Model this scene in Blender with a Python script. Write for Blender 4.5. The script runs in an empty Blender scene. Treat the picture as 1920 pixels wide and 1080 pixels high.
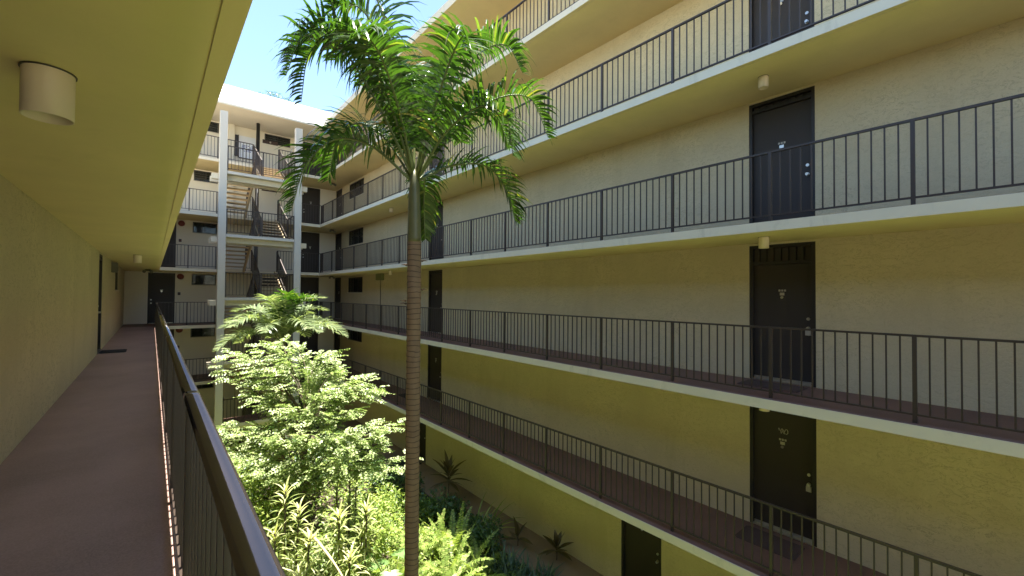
import bpy, math, random
import numpy as np
from mathutils import Vector, Matrix

random.seed(7)
RNG = np.random.default_rng(11)
SC = bpy.context.scene
COL = SC.collection
R = math.radians

# ------------------------------------------------------------------ camera, sky, sun, exposure
EYE = 6.802                      # eye height above the courtyard ground
cam_d = bpy.data.cameras.new('camera')
cam = bpy.data.objects.new('camera', cam_d)
COL.objects.link(cam)
cam_d.sensor_width = 36.0
cam_d.lens = 797.5 / 1920 * 36.0
cam_d.shift_y = -0.0006
cam_d.clip_start = 0.02
cam_d.clip_end = 500
_y, _p, _r = R(40.25), R(0.991), R(0.435)
_f = Vector((math.sin(_y) * math.cos(_p), math.cos(_y) * math.cos(_p), math.sin(_p)))
_rt = Vector((math.cos(_y), -math.sin(_y), 0))
_up = _rt.cross(_f)
_rt2 = _rt * math.cos(_r) + _up * math.sin(_r)
_up2 = -_rt * math.sin(_r) + _up * math.cos(_r)
m = Matrix((( _rt2.x, _up2.x, -_f.x, 0), (_rt2.y, _up2.y, -_f.y, 0), (_rt2.z, _up2.z, -_f.z, EYE), (0, 0, 0, 1)))
cam.matrix_world = m
SC.camera = cam

SUN_DIR = Vector((0.055, 0.030, 1.0)).normalized()      # towards the sun, almost overhead
world = bpy.data.worlds.new('World')
SC.world = world
world.use_nodes = True
wn = world.node_tree.nodes
wl = world.node_tree.links
for n in list(wn):
    wn.remove(n)
sky = wn.new('ShaderNodeTexSky')
sky.sky_type = 'NISHITA'
sky.sun_disc = False
sky.sun_elevation = math.asin(SUN_DIR.z)
sky.sun_rotation = math.atan2(SUN_DIR.x, SUN_DIR.y)
sky.air_density = 1.0
sky.dust_density = 0.25
sky.ozone_density = 1.6
bg = wn.new('ShaderNodeBackground')
bg.inputs['Strength'].default_value = 0.09
wo = wn.new('ShaderNodeOutputWorld')
wl.new(sky.outputs[0], bg.inputs[0])
wl.new(bg.outputs[0], wo.inputs[0])
sun_d = bpy.data.lights.new('sun', 'SUN')
sun_d.energy = 5.0
sun_d.angle = R(0.53)
sun_d.color = (1.0, 0.95, 0.86)
sun = bpy.data.objects.new('sun', sun_d)
sun.rotation_euler = SUN_DIR.to_track_quat('Z', 'Y').to_euler()
sun.location = (3, 8, 40)
COL.objects.link(sun)
SC.view_settings.view_transform = 'Standard'
SC.view_settings.look = 'None'
SC.view_settings.gamma = 1.0
SC.view_settings.exposure = 2.2
SC.view_settings.use_curve_mapping = False
SC.render.engine = 'CYCLES'
SC.cycles.max_bounces = 10
SC.cycles.diffuse_bounces = 6
SC.cycles.transparent_max_bounces = 12
SC.cycles.use_denoising = True
SC.cycles.sample_clamp_indirect = 6.0

# ------------------------------------------------------------------ materials
def mat(name):
    mt = bpy.data.materials.new(name)
    mt.use_nodes = True
    nt = mt.node_tree
    b = nt.nodes['Principled BSDF']
    return mt, nt, b

def N(nt, t, **kw):
    n = nt.nodes.new(t)
    for k, v in kw.items():
        setattr(n, k, v)
    return n

def ramp(nt, fac, stops):
    r = nt.nodes.new('ShaderNodeValToRGB')
    el = r.color_ramp.elements
    while len(el) < len(stops):
        el.new(0.5)
    for e, (p, c) in zip(el, stops):
        e.position = p
        e.color = (c, c, c, 1) if not isinstance(c, tuple) else (*c, 1)
    nt.links.new(fac, r.inputs[0])
    return r.outputs[0]

def noise(nt, scale, detail=4, rough=0.55, dist=0.0, vec=None):
    n = N(nt, 'ShaderNodeTexNoise')
    n.inputs['Scale'].default_value = scale
    n.inputs['Detail'].default_value = detail
    n.inputs['Roughness'].default_value = rough
    n.inputs['Distortion'].default_value = dist
    if vec is None:
        tc = N(nt, 'ShaderNodeTexCoord')
        vec = tc.outputs['Object']
    nt.links.new(vec, n.inputs['Vector'])
    return n.outputs['Fac']

def mix(nt, fac, a, b, mode='MIX'):
    mx = N(nt, 'ShaderNodeMix', data_type='RGBA', blend_type=mode)
    if isinstance(fac, (int, float)):
        mx.inputs[0].default_value = fac
    else:
        nt.links.new(fac, mx.inputs[0])
    for i, v in ((6, a), (7, b)):
        if isinstance(v, tuple):
            mx.inputs[i].default_value = (*v, 1)
        else:
            nt.links.new(v, mx.inputs[i])
    return mx.outputs[2]

def bump(nt, b, h, strength, dist=0.01):
    bp = N(nt, 'ShaderNodeBump')
    bp.inputs['Strength'].default_value = strength
    bp.inputs['Distance'].default_value = dist
    nt.links.new(h, bp.inputs['Height'])
    nt.links.new(bp.outputs[0], b.inputs['Normal'])

def stretched(nt, s):
    tc = N(nt, 'ShaderNodeTexCoord')
    mp = N(nt, 'ShaderNodeMapping')
    mp.inputs['Scale'].default_value = s
    nt.links.new(tc.outputs['Object'], mp.inputs['Vector'])
    return mp.outputs[0]

def make_stucco(name, col, dirt):
    mt, nt, b = mat(name)
    v = stretched(nt, (1.0, 0.7, 1.3))
    n1 = noise(nt, 7.5, 6, 0.6, 2.0, v)
    n2 = noise(nt, 0.8, 5, 0.6)
    n3 = noise(nt, 55, 4, 0.7)
    n4 = noise(nt, 1.6, 7, 0.7, 0.4, stretched(nt, (1, 1, 0.16)))
    flats = ramp(nt, n1, [(0.36, 0.0), (0.47, 0.7), (0.66, 1.0)])
    crease = ramp(nt, n1, [(0.425, 0.0), (0.44, 1.0), (0.462, 0.0)])
    patch = ramp(nt, n2, [(0.40, 0.12), (0.66, 1.0)])
    def mul(a, c):
        x = N(nt, 'ShaderNodeMath', operation='MULTIPLY')
        nt.links.new(a, x.inputs[0])
        if isinstance(c, float): x.inputs[1].default_value = c
        else: nt.links.new(c, x.inputs[1])
        return x.outputs[0]
    base = mix(nt, ramp(nt, n2, [(0.3, 0.0), (0.7, 1.0)]), tuple(c * 0.90 for c in col), tuple(min(1, c * 1.07) for c in col))
    base = mix(nt, ramp(nt, n4, [(0.52, 0.0), (0.72, 0.32)]), base, tuple(c * k for c, k in zip(col, (0.70, 0.68, 0.62))))
    base = mix(nt, ramp(nt, n3, [(0.35, 0.22), (0.55, 0.0)]), base, tuple(c * 0.62 for c in col))
    base = mix(nt, mul(mul(crease, patch), dirt), base, tuple(c * 0.40 for c in col))
    nt.links.new(base, b.inputs['Base Color'])
    b.inputs['Roughness'].default_value = 0.88
    ad = N(nt, 'ShaderNodeMath', operation='ADD')
    nt.links.new(flats, ad.inputs[0]); nt.links.new(mul(n3, 0.5), ad.inputs[1])
    bump(nt, b, ad.outputs[0], 0.6, 0.007)
    return mt

def make_paint(name, col, rough=0.7, var=0.08, bs=0.12, scale=1.3, stain=0.0, grain=60):
    mt, nt, b = mat(name)
    n1 = noise(nt, scale, 5, 0.6)
    c = mix(nt, n1, tuple(x * (1 - var) for x in col), tuple(min(1, x * (1 + var)) for x in col))
    if stain:
        n2 = noise(nt, 2.2, 7, 0.7, 0.6, stretched(nt, (1, 1, 0.35)))
        s = ramp(nt, n2, [(0.56, 0.0), (0.75, stain)])
        c = mix(nt, s, c, tuple(x * 0.5 for x in col))
    nt.links.new(c, b.inputs['Base Color'])
    b.inputs['Roughness'].default_value = rough
    if bs:
        bump(nt, b, noise(nt, grain, 3, 0.6), bs, 0.003)
    return mt

M = {}
PAINT = (0.63, 0.54, 0.34)
M['stucco'] = make_stucco('stucco_yellow', PAINT, 0.8)
M['stucco_left'] = make_stucco('stucco_left_wall', tuple(c * 1.04 for c in PAINT), 1.0)
M['soffit'] = make_paint('soffit_bounce_tint', (0.72, 0.59, 0.30), 0.6, 0.12, 0.2, stain=0.12)  # light bounced up from below is put into the soffit's yellow
M['fascia'] = make_paint('fascia_paint', (0.66, 0.60, 0.46), 0.65, 0.08, 0.2, stain=0.5)
M['whitewall'] = make_paint('cream_wall_paint', (0.78, 0.72, 0.58), 0.7, 0.05, 0.3)  # cream wall, raised to put the brighter far-end light into it
M['white'] = make_paint('white_roof_paint', (0.82, 0.82, 0.80), 0.6, 0.03, 0.1, stain=0.1)
M['column'] = make_paint('column_paint', (0.60, 0.56, 0.48), 0.6, 0.05, 0.1, stain=0.2)
M['lamp'] = make_paint('lamp_enamel', (0.74, 0.61, 0.47), 0.45, 0.04, 0.0)
M['rail'] = make_paint('rail_brown_metal', (0.046, 0.032, 0.024), 0.42, 0.12, 0.05)
M['handrail'] = make_paint('handrail_gloss', (0.15, 0.13, 0.12), 0.075, 0.15, 0.05, grain=14)
M['handrail'].node_tree.nodes['Principled BSDF'].inputs['Metallic'].default_value = 0.85
M['door'] = make_paint('door_brown_paint', (0.034, 0.025, 0.019), 0.6, 0.12, 0.06)
M['doorframe'] = make_paint('door_frame_paint', (0.020, 0.016, 0.014), 0.5, 0.1, 0.0)
M['steel'] = make_paint('brushed_steel', (0.55, 0.53, 0.48), 0.3, 0.1, 0.0)
M['steel'].node_tree.nodes['Principled BSDF'].inputs['Metallic'].default_value = 0.9
M['plate'] = make_paint('pale_plate', (0.42, 0.39, 0.32), 0.4, 0.05, 0.0)
M['mat_brown'] = make_paint('doormat_brown', (0.085, 0.050, 0.040), 0.95, 0.3, 0.8, grain=220)
M['mat'] = make_paint('doormat_fibre', (0.022, 0.020, 0.020), 0.95, 0.3, 0.8, grain=220)
M['red'] = make_paint('bell_red', (0.20, 0.035, 0.022), 0.45, 0.1, 0.0)
M['black'] = make_paint('black_metal', (0.014, 0.013, 0.013), 0.5, 0.1, 0.0)
M['sign'] = make_paint('sign_brown', (0.055, 0.032, 0.024), 0.6, 0.1, 0.0)
M['board'] = make_paint('board_white', (0.75, 0.77, 0.80), 0.5, 0.03, 0.0)
M['print'] = make_paint('board_blue_print', (0.14, 0.20, 0.42), 0.6, 0.2, 0.0)
M['greenbox'] = make_paint('box_olive', (0.20, 0.21, 0.09), 0.6, 0.1, 0.0)
M['greybox'] = make_paint('box_grey', (0.16, 0.15, 0.11), 0.6, 0.1, 0.0)
M['stair'] = make_paint('stair_timber', (0.46, 0.36, 0.22), 0.7, 0.15, 0.2, scale=4)
M['curtain'] = make_paint('curtain_cloth', (0.30, 0.31, 0.27), 0.9, 0.15, 0.0, scale=9)
M['curtain_reflection'] = make_paint('curtain_blue_reflection', (0.20, 0.24, 0.28), 0.9, 0.25, 0.0, scale=6)  # blue reflection of the lower far panes put into the curtain colour
M['winframe'] = make_paint('window_frame_bronze', (0.06, 0.05, 0.04), 0.5, 0.1, 0.0)
M['soil'] = make_paint('soil', (0.055, 0.040, 0.026), 0.95, 0.35, 1.0, scale=5, grain=30)
M['roofing'] = make_paint('roofing_grey', (0.45, 0.44, 0.42), 0.9, 0.1, 0.2)

def make_floor(name, col):
    mt, nt, b = mat(name)
    n1 = noise(nt, 0.9, 6, 0.6)
    n2 = noise(nt, 90, 2, 0.6)
    n3 = noise(nt, 1.7, 8, 0.75, 0.8)
    c = mix(nt, ramp(nt, n1, [(0.3, 0.0), (0.7, 1.0)]), tuple(x * 0.78 for x in col), tuple(x * 1.2 for x in col))
    c = mix(nt, ramp(nt, n2, [(0.4, 0.0), (0.62, 0.35)]), c, tuple(min(1, x * 1.5) for x in col))
    crack = ramp(nt, n3, [(0.495, 0.0), (0.5, 0.22), (0.505, 0.0)])
    c = mix(nt, crack, c, tuple(x * 0.4 for x in col))
    nt.links.new(c, b.inputs['Base Color'])
    b.inputs['Roughness'].default_value = 0.62
    bump(nt, b, n2, 0.25, 0.003)
    return mt
M['floor'] = make_floor('walkway_coating', (0.160, 0.083, 0.060))
M['floor_near'] = make_floor('walkway_coating_brightened', (0.33, 0.215, 0.18))  # same coating, lightened to brighten the dim left wing walkways
M['path'] = make_floor('path_concrete', (0.23, 0.165, 0.10))

mt, nt, b = mat('window_glass')
b.inputs['Base Color'].default_value = (0.012, 0.015, 0.016, 1)
b.inputs['Roughness'].default_value = 0.06
tr = N(nt, 'ShaderNodeBsdfTransparent')
ms = N(nt, 'ShaderNodeMixShader')
ms.inputs[0].default_value = 0.5
nt.links.new(tr.outputs[0], ms.inputs[1]); nt.links.new(b.outputs[0], ms.inputs[2])
nt.links.new(ms.outputs[0], nt.nodes['Material Output'].inputs[0])
M['glass'] = mt

def make_leaf(name, stops, rough=0.4, trans=0.35, tcol=None, spec=0.5):
    mt, nt, b = mat(name)
    g = N(nt, 'ShaderNodeNewGeometry')
    r = nt.nodes.new('ShaderNodeValToRGB')
    el = r.color_ramp.elements
    while len(el) < len(stops):
        el.new(0.5)
    for e, (p, c) in zip(el, stops):
        e.position = p; e.color = (*c, 1)
    nt.links.new(g.outputs['Random Per Island'], r.inputs[0])
    nt.links.new(r.outputs[0], b.inputs['Base Color'])
    b.inputs['Roughness'].default_value = rough
    b.inputs['Specular IOR Level'].default_value = spec
    t = N(nt, 'ShaderNodeBsdfTranslucent')
    tc = mix(nt, 1.0, r.outputs[0], tcol or (1.25, 1.3, 0.6), 'MULTIPLY')
    nt.links.new(tc, t.inputs[0])
    ms = N(nt, 'ShaderNodeMixShader')
    ms.inputs[0].default_value = trans
    nt.links.new(b.outputs[0], ms.inputs[1]); nt.links.new(t.outputs[0], ms.inputs[2])
    nt.links.new(ms.outputs[0], nt.nodes['Material Output'].inputs[0])
    return mt
M['palm_leaf'] = make_leaf('palm_leaf', [(0, (0.030, 0.062, 0.014)), (0.6, (0.050, 0.100, 0.020)), (0.93, (0.08, 0.14, 0.025)), (0.975, (0.26, 0.26, 0.06)), (1, (0.20, 0.13, 0.05))], 0.27, 0.30, (1.5, 1.9, 0.5), 0.7)
M['palm_leaf_pale'] = make_leaf('palm_leaf_pale', [(0, (0.14, 0.19, 0.09)), (0.7, (0.25, 0.31, 0.16)), (1, (0.38, 0.42, 0.22))], 0.28, 0.35)
M['tree_leaf'] = make_leaf('tree_leaf_pale', [(0, (0.13, 0.20, 0.05)), (0.5, (0.30, 0.37, 0.14)), (1, (0.52, 0.56, 0.30))], 0.42, 0.35, (1.05, 1.2, 0.7))
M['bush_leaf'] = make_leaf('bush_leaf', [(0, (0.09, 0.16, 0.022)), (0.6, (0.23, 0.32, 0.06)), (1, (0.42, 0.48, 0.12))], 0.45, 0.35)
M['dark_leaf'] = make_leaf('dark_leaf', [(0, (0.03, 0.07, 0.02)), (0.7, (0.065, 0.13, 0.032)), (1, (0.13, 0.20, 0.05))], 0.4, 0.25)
M['strap_leaf'] = make_leaf('strap_leaf_pale', [(0, (0.22, 0.28, 0.08)), (0.5, (0.40, 0.44, 0.16)), (1, (0.58, 0.58, 0.30))], 0.38, 0.3)
M['fern_leaf'] = make_leaf('fern_leaf', [(0, (0.16, 0.25, 0.045)), (0.6, (0.28, 0.37, 0.09)), (1, (0.42, 0.46, 0.15))], 0.45, 0.4)
M['ti_leaf'] = make_leaf('ti_leaf_bronze', [(0, (0.05, 0.034, 0.02)), (0.6, (0.11, 0.085, 0.035)), (1, (0.18, 0.16, 0.055))], 0.35, 0.25)
M['lily_leaf'] = make_leaf('lily_leaf_bluegreen', [(0, (0.05, 0.09, 0.05)), (0.6, (0.09, 0.15, 0.08)), (1, (0.15, 0.22, 0.12))], 0.4, 0.25)
M['monstera_leaf'] = make_leaf('monstera_leaf', [(0, (0.13, 0.25, 0.07)), (1, (0.22, 0.36, 0.13))], 0.3, 0.3)
M['dead'] = make_paint('dry_stalk', (0.48, 0.40, 0.20), 0.7, 0.15, 0.1)
M['frondstem'] = make_paint('frond_stem', (0.12, 0.15, 0.04), 0.4, 0.1, 0.0)
M['crownshaft'] = make_paint('palm_crownshaft_green', (0.125, 0.125, 0.055), 0.45, 0.35, 0.1, scale=6)
M['bark'] = make_paint('shrub_bark', (0.11, 0.085, 0.055), 0.9, 0.3, 0.6, scale=8)

mt, nt, b = mat('palm_trunk')
w = N(nt, 'ShaderNodeTexWave', wave_type='BANDS', bands_direction='Z')
w.inputs['Scale'].default_value = 4.1
w.inputs['Distortion'].default_value = 3.0
w.inputs['Detail'].default_value = 3
tc = N(nt, 'ShaderNodeTexCoord'); nt.links.new(tc.outputs['Object'], w.inputs['Vector'])
n1 = noise(nt, 7, 6, 0.65, 0.5, stretched(nt, (1, 1, 0.5)))
c = mix(nt, n1, (0.125, 0.078, 0.045), (0.29, 0.195, 0.115))
c = mix(nt, ramp(nt, w.outputs['Fac'], [(0.0, 0.75), (0.14, 0.0)]), c, (0.045, 0.028, 0.018))
nt.links.new(c, b.inputs['Base Color'])
b.inputs['Roughness'].default_value = 0.85
bump(nt, b, noise(nt, 40, 4, 0.6), 0.5, 0.006)
M['trunk'] = mt

# ------------------------------------------------------------------ mesh helpers
class MB:
    def __init__(s):
        s.v = []; s.f = []; s.mi = []; s.sm = []
    def box(s, x0, x1, y0, y1, z0, z1, mi=0):
        o = len(s.v)
        s.v += [(x0, y0, z0), (x1, y0, z0), (x1, y1, z0), (x0, y1, z0), (x0, y0, z1), (x1, y0, z1), (x1, y1, z1), (x0, y1, z1)]
        for q in ((0, 3, 2, 1), (4, 5, 6, 7), (0, 1, 5, 4), (1, 2, 6, 5), (2, 3, 7, 6), (3, 0, 4, 7)):
            s.f.append(tuple(o + i for i in q)); s.mi.append(mi); s.sm.append(False)
        return s
    def quad(s, a, b, c, d, mi=0):
        o = len(s.v)
        s.v += [tuple(a), tuple(b), tuple(c), tuple(d)]
        s.f.append((o, o + 1, o + 2, o + 3)); s.mi.append(mi); s.sm.append(False)
    def tube(s, pts, rad, n=8, mi=0, cap=True, smooth=True):
        pts = [Vector(p) for p in pts]
        if not hasattr(rad, '__len__'):
            rad = [rad] * len(pts)
        o = len(s.v)
        ref = None
        for i, p in enumerate(pts):
            t = (pts[min(i + 1, len(pts) - 1)] - pts[max(i - 1, 0)]).normalized()
            if ref is None:
                ref = t.orthogonal().normalized()
            ref = (ref - t * ref.dot(t)).normalized()
            b = t.cross(ref)
            for k in range(n):
                a = 2 * math.pi * k / n
                s.v.append(tuple(p + (ref * math.cos(a) + b * math.sin(a)) * rad[i]))
        for i in range(len(pts) - 1):
            for k in range(n):
                s.f.append((o + i * n + k, o + i * n + (k + 1) % n, o + (i + 1) * n + (k + 1) % n, o + (i + 1) * n + k))
                s.mi.append(mi); s.sm.append(smooth)
        if cap:
            s.f.append(tuple(o + k for k in reversed(range(n)))); s.mi.append(mi); s.sm.append(False)
            e = o + (len(pts) - 1) * n
            s.f.append(tuple(e + k for k in range(n))); s.mi.append(mi); s.sm.append(False)
        return s
    def prism(s, prof, axis, a0, a1, mi=0, smooth=False):
        """profile of (p,q) pairs extruded along an axis: 'x' -> (y,z), 'y' -> (x,z)"""
        n = len(prof); o = len(s.v)
        for a in (a0, a1):
            for p, q in prof:
                s.v.append((a, p, q) if axis == 'x' else (p, a, q))
        for k in range(n):
            s.f.append((o + k, o + (k + 1) % n, o + n + (k + 1) % n, o + n + k)); s.mi.append(mi); s.sm.append(smooth)
        s.f.append(tuple(o + k for k in reversed(range(n)))); s.mi.append(mi); s.sm.append(False)
        s.f.append(tuple(o + n + k for k in range(n))); s.mi.append(mi); s.sm.append(False)
        return s
    def strip(s, pts, wv, widths, mi=0, fold=0.0, nv=None):
        """ribbon along pts; wv = width direction(s); fold lifts the edges along nv"""
        o = len(s.v); n = len(pts)
        for i, p in enumerate(pts):
            w = wv[i] if isinstance(wv, list) else wv
            h = widths[i] * 0.5
            if fold and nv is not None:
                s.v += [tuple(p - w * h + nv * (h * fold)), tuple(p), tuple(p + w * h + nv * (h * fold))]
            else:
                s.v += [tuple(p - w * h), tuple(p + w * h)]
        c = 3 if (fold and nv is not None) else 2
        for i in range(n - 1):
            for k in range(c - 1):
                s.f.append((o + i * c + k, o + i * c + k + 1, o + (i + 1) * c + k + 1, o + (i + 1) * c + k))
                s.mi.append(mi); s.sm.append(True)
        return s
    def mesh(s, name, mats):
        me = bpy.data.meshes.new(name)
        me.from_pydata(s.v, [], s.f)
        for m_ in (mats if isinstance(mats, (list, tuple)) else [mats]):
            me.materials.append(m_)
        me.polygons.foreach_set('material_index', s.mi)
        me.polygons.foreach_set('use_smooth', s.sm)
        me.update()
        return me
    def build(s, name, mats, parent=None, loc=None, fix=False):
        me = s.mesh(name, mats)
        if fix:
            import bmesh
            bm = bmesh.new(); bm.from_mesh(me)
            bmesh.ops.recalc_face_normals(bm, faces=bm.faces)
            bm.to_mesh(me); bm.free()
        return obj(name, me, parent, loc)

def obj(name, me, parent=None, loc=None):
    o = bpy.data.objects.new(name, me)
    COL.objects.link(o)
    if parent is not None:
        o.parent = parent
    if loc is not None:
        o.location = loc
    return o

def thing(name, label, cat, loc=(0, 0, 0), group=None):
    o = bpy.data.objects.new(name, None)
    o.empty_display_size = 0.1
    COL.objects.link(o)
    o.location = loc
    o['label'] = label; o['category'] = cat
    if group:
        o['group'] = group
    return o

def tag(o, label, cat, group=None):
    o['label'] = label; o['category'] = cat
    if group:
        o['group'] = group
    return o

def copy_tree(o, parent=None):
    c = o.copy()
    COL.objects.link(c)
    if parent is not None:
        c.parent = parent
    for ch in o.children:
        copy_tree(ch, c)
    return c

def relabel(o, label):
    o['label'] = label
    return o

def leaves_mesh(name, material, c, d, nrm, L, W):
    """many rhombic leaves folded along the midrib: c base, d direction, nrm normal"""
    c = np.asarray(c, float); d = np.asarray(d, float); nrm = np.asarray(nrm, float)
    d = d / (np.linalg.norm(d, axis=1, keepdims=True) + 1e-9)
    w = np.cross(d, nrm); w /= (np.linalg.norm(w, axis=1, keepdims=True) + 1e-9)
    nn = np.cross(w, d)
    L = np.asarray(L, float).reshape(-1, 1); W = np.asarray(W, float).reshape(-1, 1)
    n = len(c)
    p0 = c
    p1 = c + d * L * 0.45 - w * W * 0.5 + nn * W * 0.14
    p2 = c + d * L - nn * L * 0.10
    p3 = c + d * L * 0.45 + w * W * 0.5 + nn * W * 0.14
    V = np.stack([p0, p1, p2, p3], 1).reshape(-1, 3)
    F = np.arange(4 * n).reshape(n, 4)
    # two triangles sharing the midrib
    T = np.concatenate([F[:, [0, 1, 2]], F[:, [0, 2, 3]]], 0)
    me = bpy.data.meshes.new(name)
    me.vertices.add(4 * n); me.vertices.foreach_set('co', V.ravel())
    me.loops.add(len(T) * 3); me.loops.foreach_set('vertex_index', T.ravel().astype(np.int32))
    me.polygons.add(len(T))
    me.polygons.foreach_set('loop_start', (np.arange(len(T)) * 3).astype(np.int32))
    me.update(calc_edges=True)
    me.materials.append(material)
    return me

# ------------------------------------------------------------------ dimensions (metres, courtyard ground at 0)
H = 2.64
T = 0.144
def FZ(k): return H * (k - 1)          # top of walkway k (1 = courtyard level)
XF, XR, XW = 6.965, 7.087, 8.486       # right wing: slab edge, railing line, wall
XS, XLR, XL = 0.240, 0.145, -0.985     # left wing: slab edge, railing line, wall
YB, YBR, YW = 24.54, 24.66, 26.75      # back wing: slab edge, railing line, wall
Y0 = -9.0                              # wings run on behind the viewer
ROOF = 15.696

# ------------------------------------------------------------------ ground
g = MB().box(-60, 80, -60, 90, -0.6, -0.012).build('ground', M['soil']); g['kind'] = 'structure'
g = MB().box(-40, 60, -45, -16.2, -0.2, -0.004).build('bounce_pavement', make_paint('bounce_pavement_concrete', (0.40, 0.36, 0.30), 0.9, 0.12, 0.2)); g['kind'] = 'structure'  # unseen paving added behind the viewer to bounce light into the left walkway
g = MB().box(7.25, XW - 0.002, Y0, YW, -0.3, 0.0).build('path', M['path']); g['kind'] = 'structure'
g = MB().box(1.9, 7.24, 23.6, YW, -0.3, -0.003).build('path', M['path']); g['kind'] = 'structure'
g = MB().box(XL + 0.002, 0.3, Y0, YW, -0.3, -0.002).build('path', M['path']); g['kind'] = 'structure'

# ------------------------------------------------------------------ wings
def slab_parts(parent, x0, x1, y0, y1, z, edge, coat='floor'):
    """concrete slab with a drip groove near its open edge; edge = '+x', '-x' or '-y'"""
    mb = MB()
    mb.box(x0, x1, y0, y1, z - T + 0.012, z)
    zb, zt = z - T, z - T + 0.012
    e = 0.075; gw = 0.010
    if edge == '-x':
        mb.box(x0, x0 + e, y0, y1, zb, zt); mb.box(x0 + e + gw, x1, y0, y1, zb, zt)
    elif edge == '+x':
        mb.box(x1 - e, x1, y0, y1, zb, zt); mb.box(x0, x1 - e - gw, y0, y1, zb, zt)
    else:
        mb.box(x0, x1, y0, y0 + e, zb, zt); mb.box(x0, x1, y0 + e + gw, y1, zb, zt)
    # faces: fascia colour on the open side and its lip, soffit colour underneath
    for i, f in enumerate(mb.f):
        vs = [Vector(mb.v[j]) for j in f]
        n = (vs[1] - vs[0]).cross(vs[2] - vs[0])
        n.normalize()
        if n.z < -0.5:
            mb.mi[i] = 1
    o = mb.build('slab', [M['fascia'], M['soffit']], parent)
    ins = 0.018
    fx0, fx1, fy0 = x0, x1, y0
    if edge == '-x': fx0 = x0 + ins
    if edge == '+x': fx1 = x1 - ins
    if edge == '-y': fy0 = y0 + ins
    MB().box(fx0, fx1, fy0, y1, z + 0.001, z + 0.006).build('walkway_floor', M[coat], parent)
    return o

def wall_mesh(axis, a, face, u0, u1, z0, z1, ops, thick=0.22, rev=0.07):
    """wall in plane x=a or y=a, its visible side facing face (+1/-1); openings cut right out, with reveals"""
    mb = MB()
    def P(u, d, z):
        w = a - face * d
        return (w, u, z) if axis == 'x' else (u, w, z)
    us = sorted({u0, u1, *[o[0] for o in ops], *[o[1] for o in ops]})
    zs = sorted({z0, z1, *[o[2] for o in ops], *[o[3] for o in ops]})
    def inside(u, z):
        return any(o[0] < u < o[1] and o[2] < z < o[3] for o in ops)
    for i in range(len(us) - 1):
        for j in range(len(zs) - 1):
            if inside((us[i] + us[i + 1]) / 2, (zs[j] + zs[j + 1]) / 2):
                continue
            for d in (0.0, thick):
                mb.quad(P(us[i], d, zs[j]), P(us[i + 1], d, zs[j]), P(us[i + 1], d, zs[j + 1]), P(us[i], d, zs[j + 1]))
    rects = list(ops) + [(u0, u1, z0, z1)]
    for (p0, p1, q0, q1) in rects:
        cs = [(p0, q0), (p1, q0), (p1, q1), (p0, q1)]
        for k in range(4):
            (ua, za), (ub, zb) = cs[k], cs[(k + 1) % 4]
            mb.quad(P(ua, 0, za), P(ub, 0, zb), P(ub, thick, zb), P(ua, thick, za))
    return mb

def wbox(mb, axis, a, face, u0, u1, d0, d1, z0, z1, mi=0):
    """box by depth behind (d>0) or proud of (d<0) a wall face"""
    p, q = sorted((a - face * d0, a - face * d1))
    if axis == 'x':
        mb.box(p, q, u0, u1, z0, z1, mi)
    else:
        mb.box(u0, u1, p, q, z0, z1, mi)
    return mb

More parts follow.
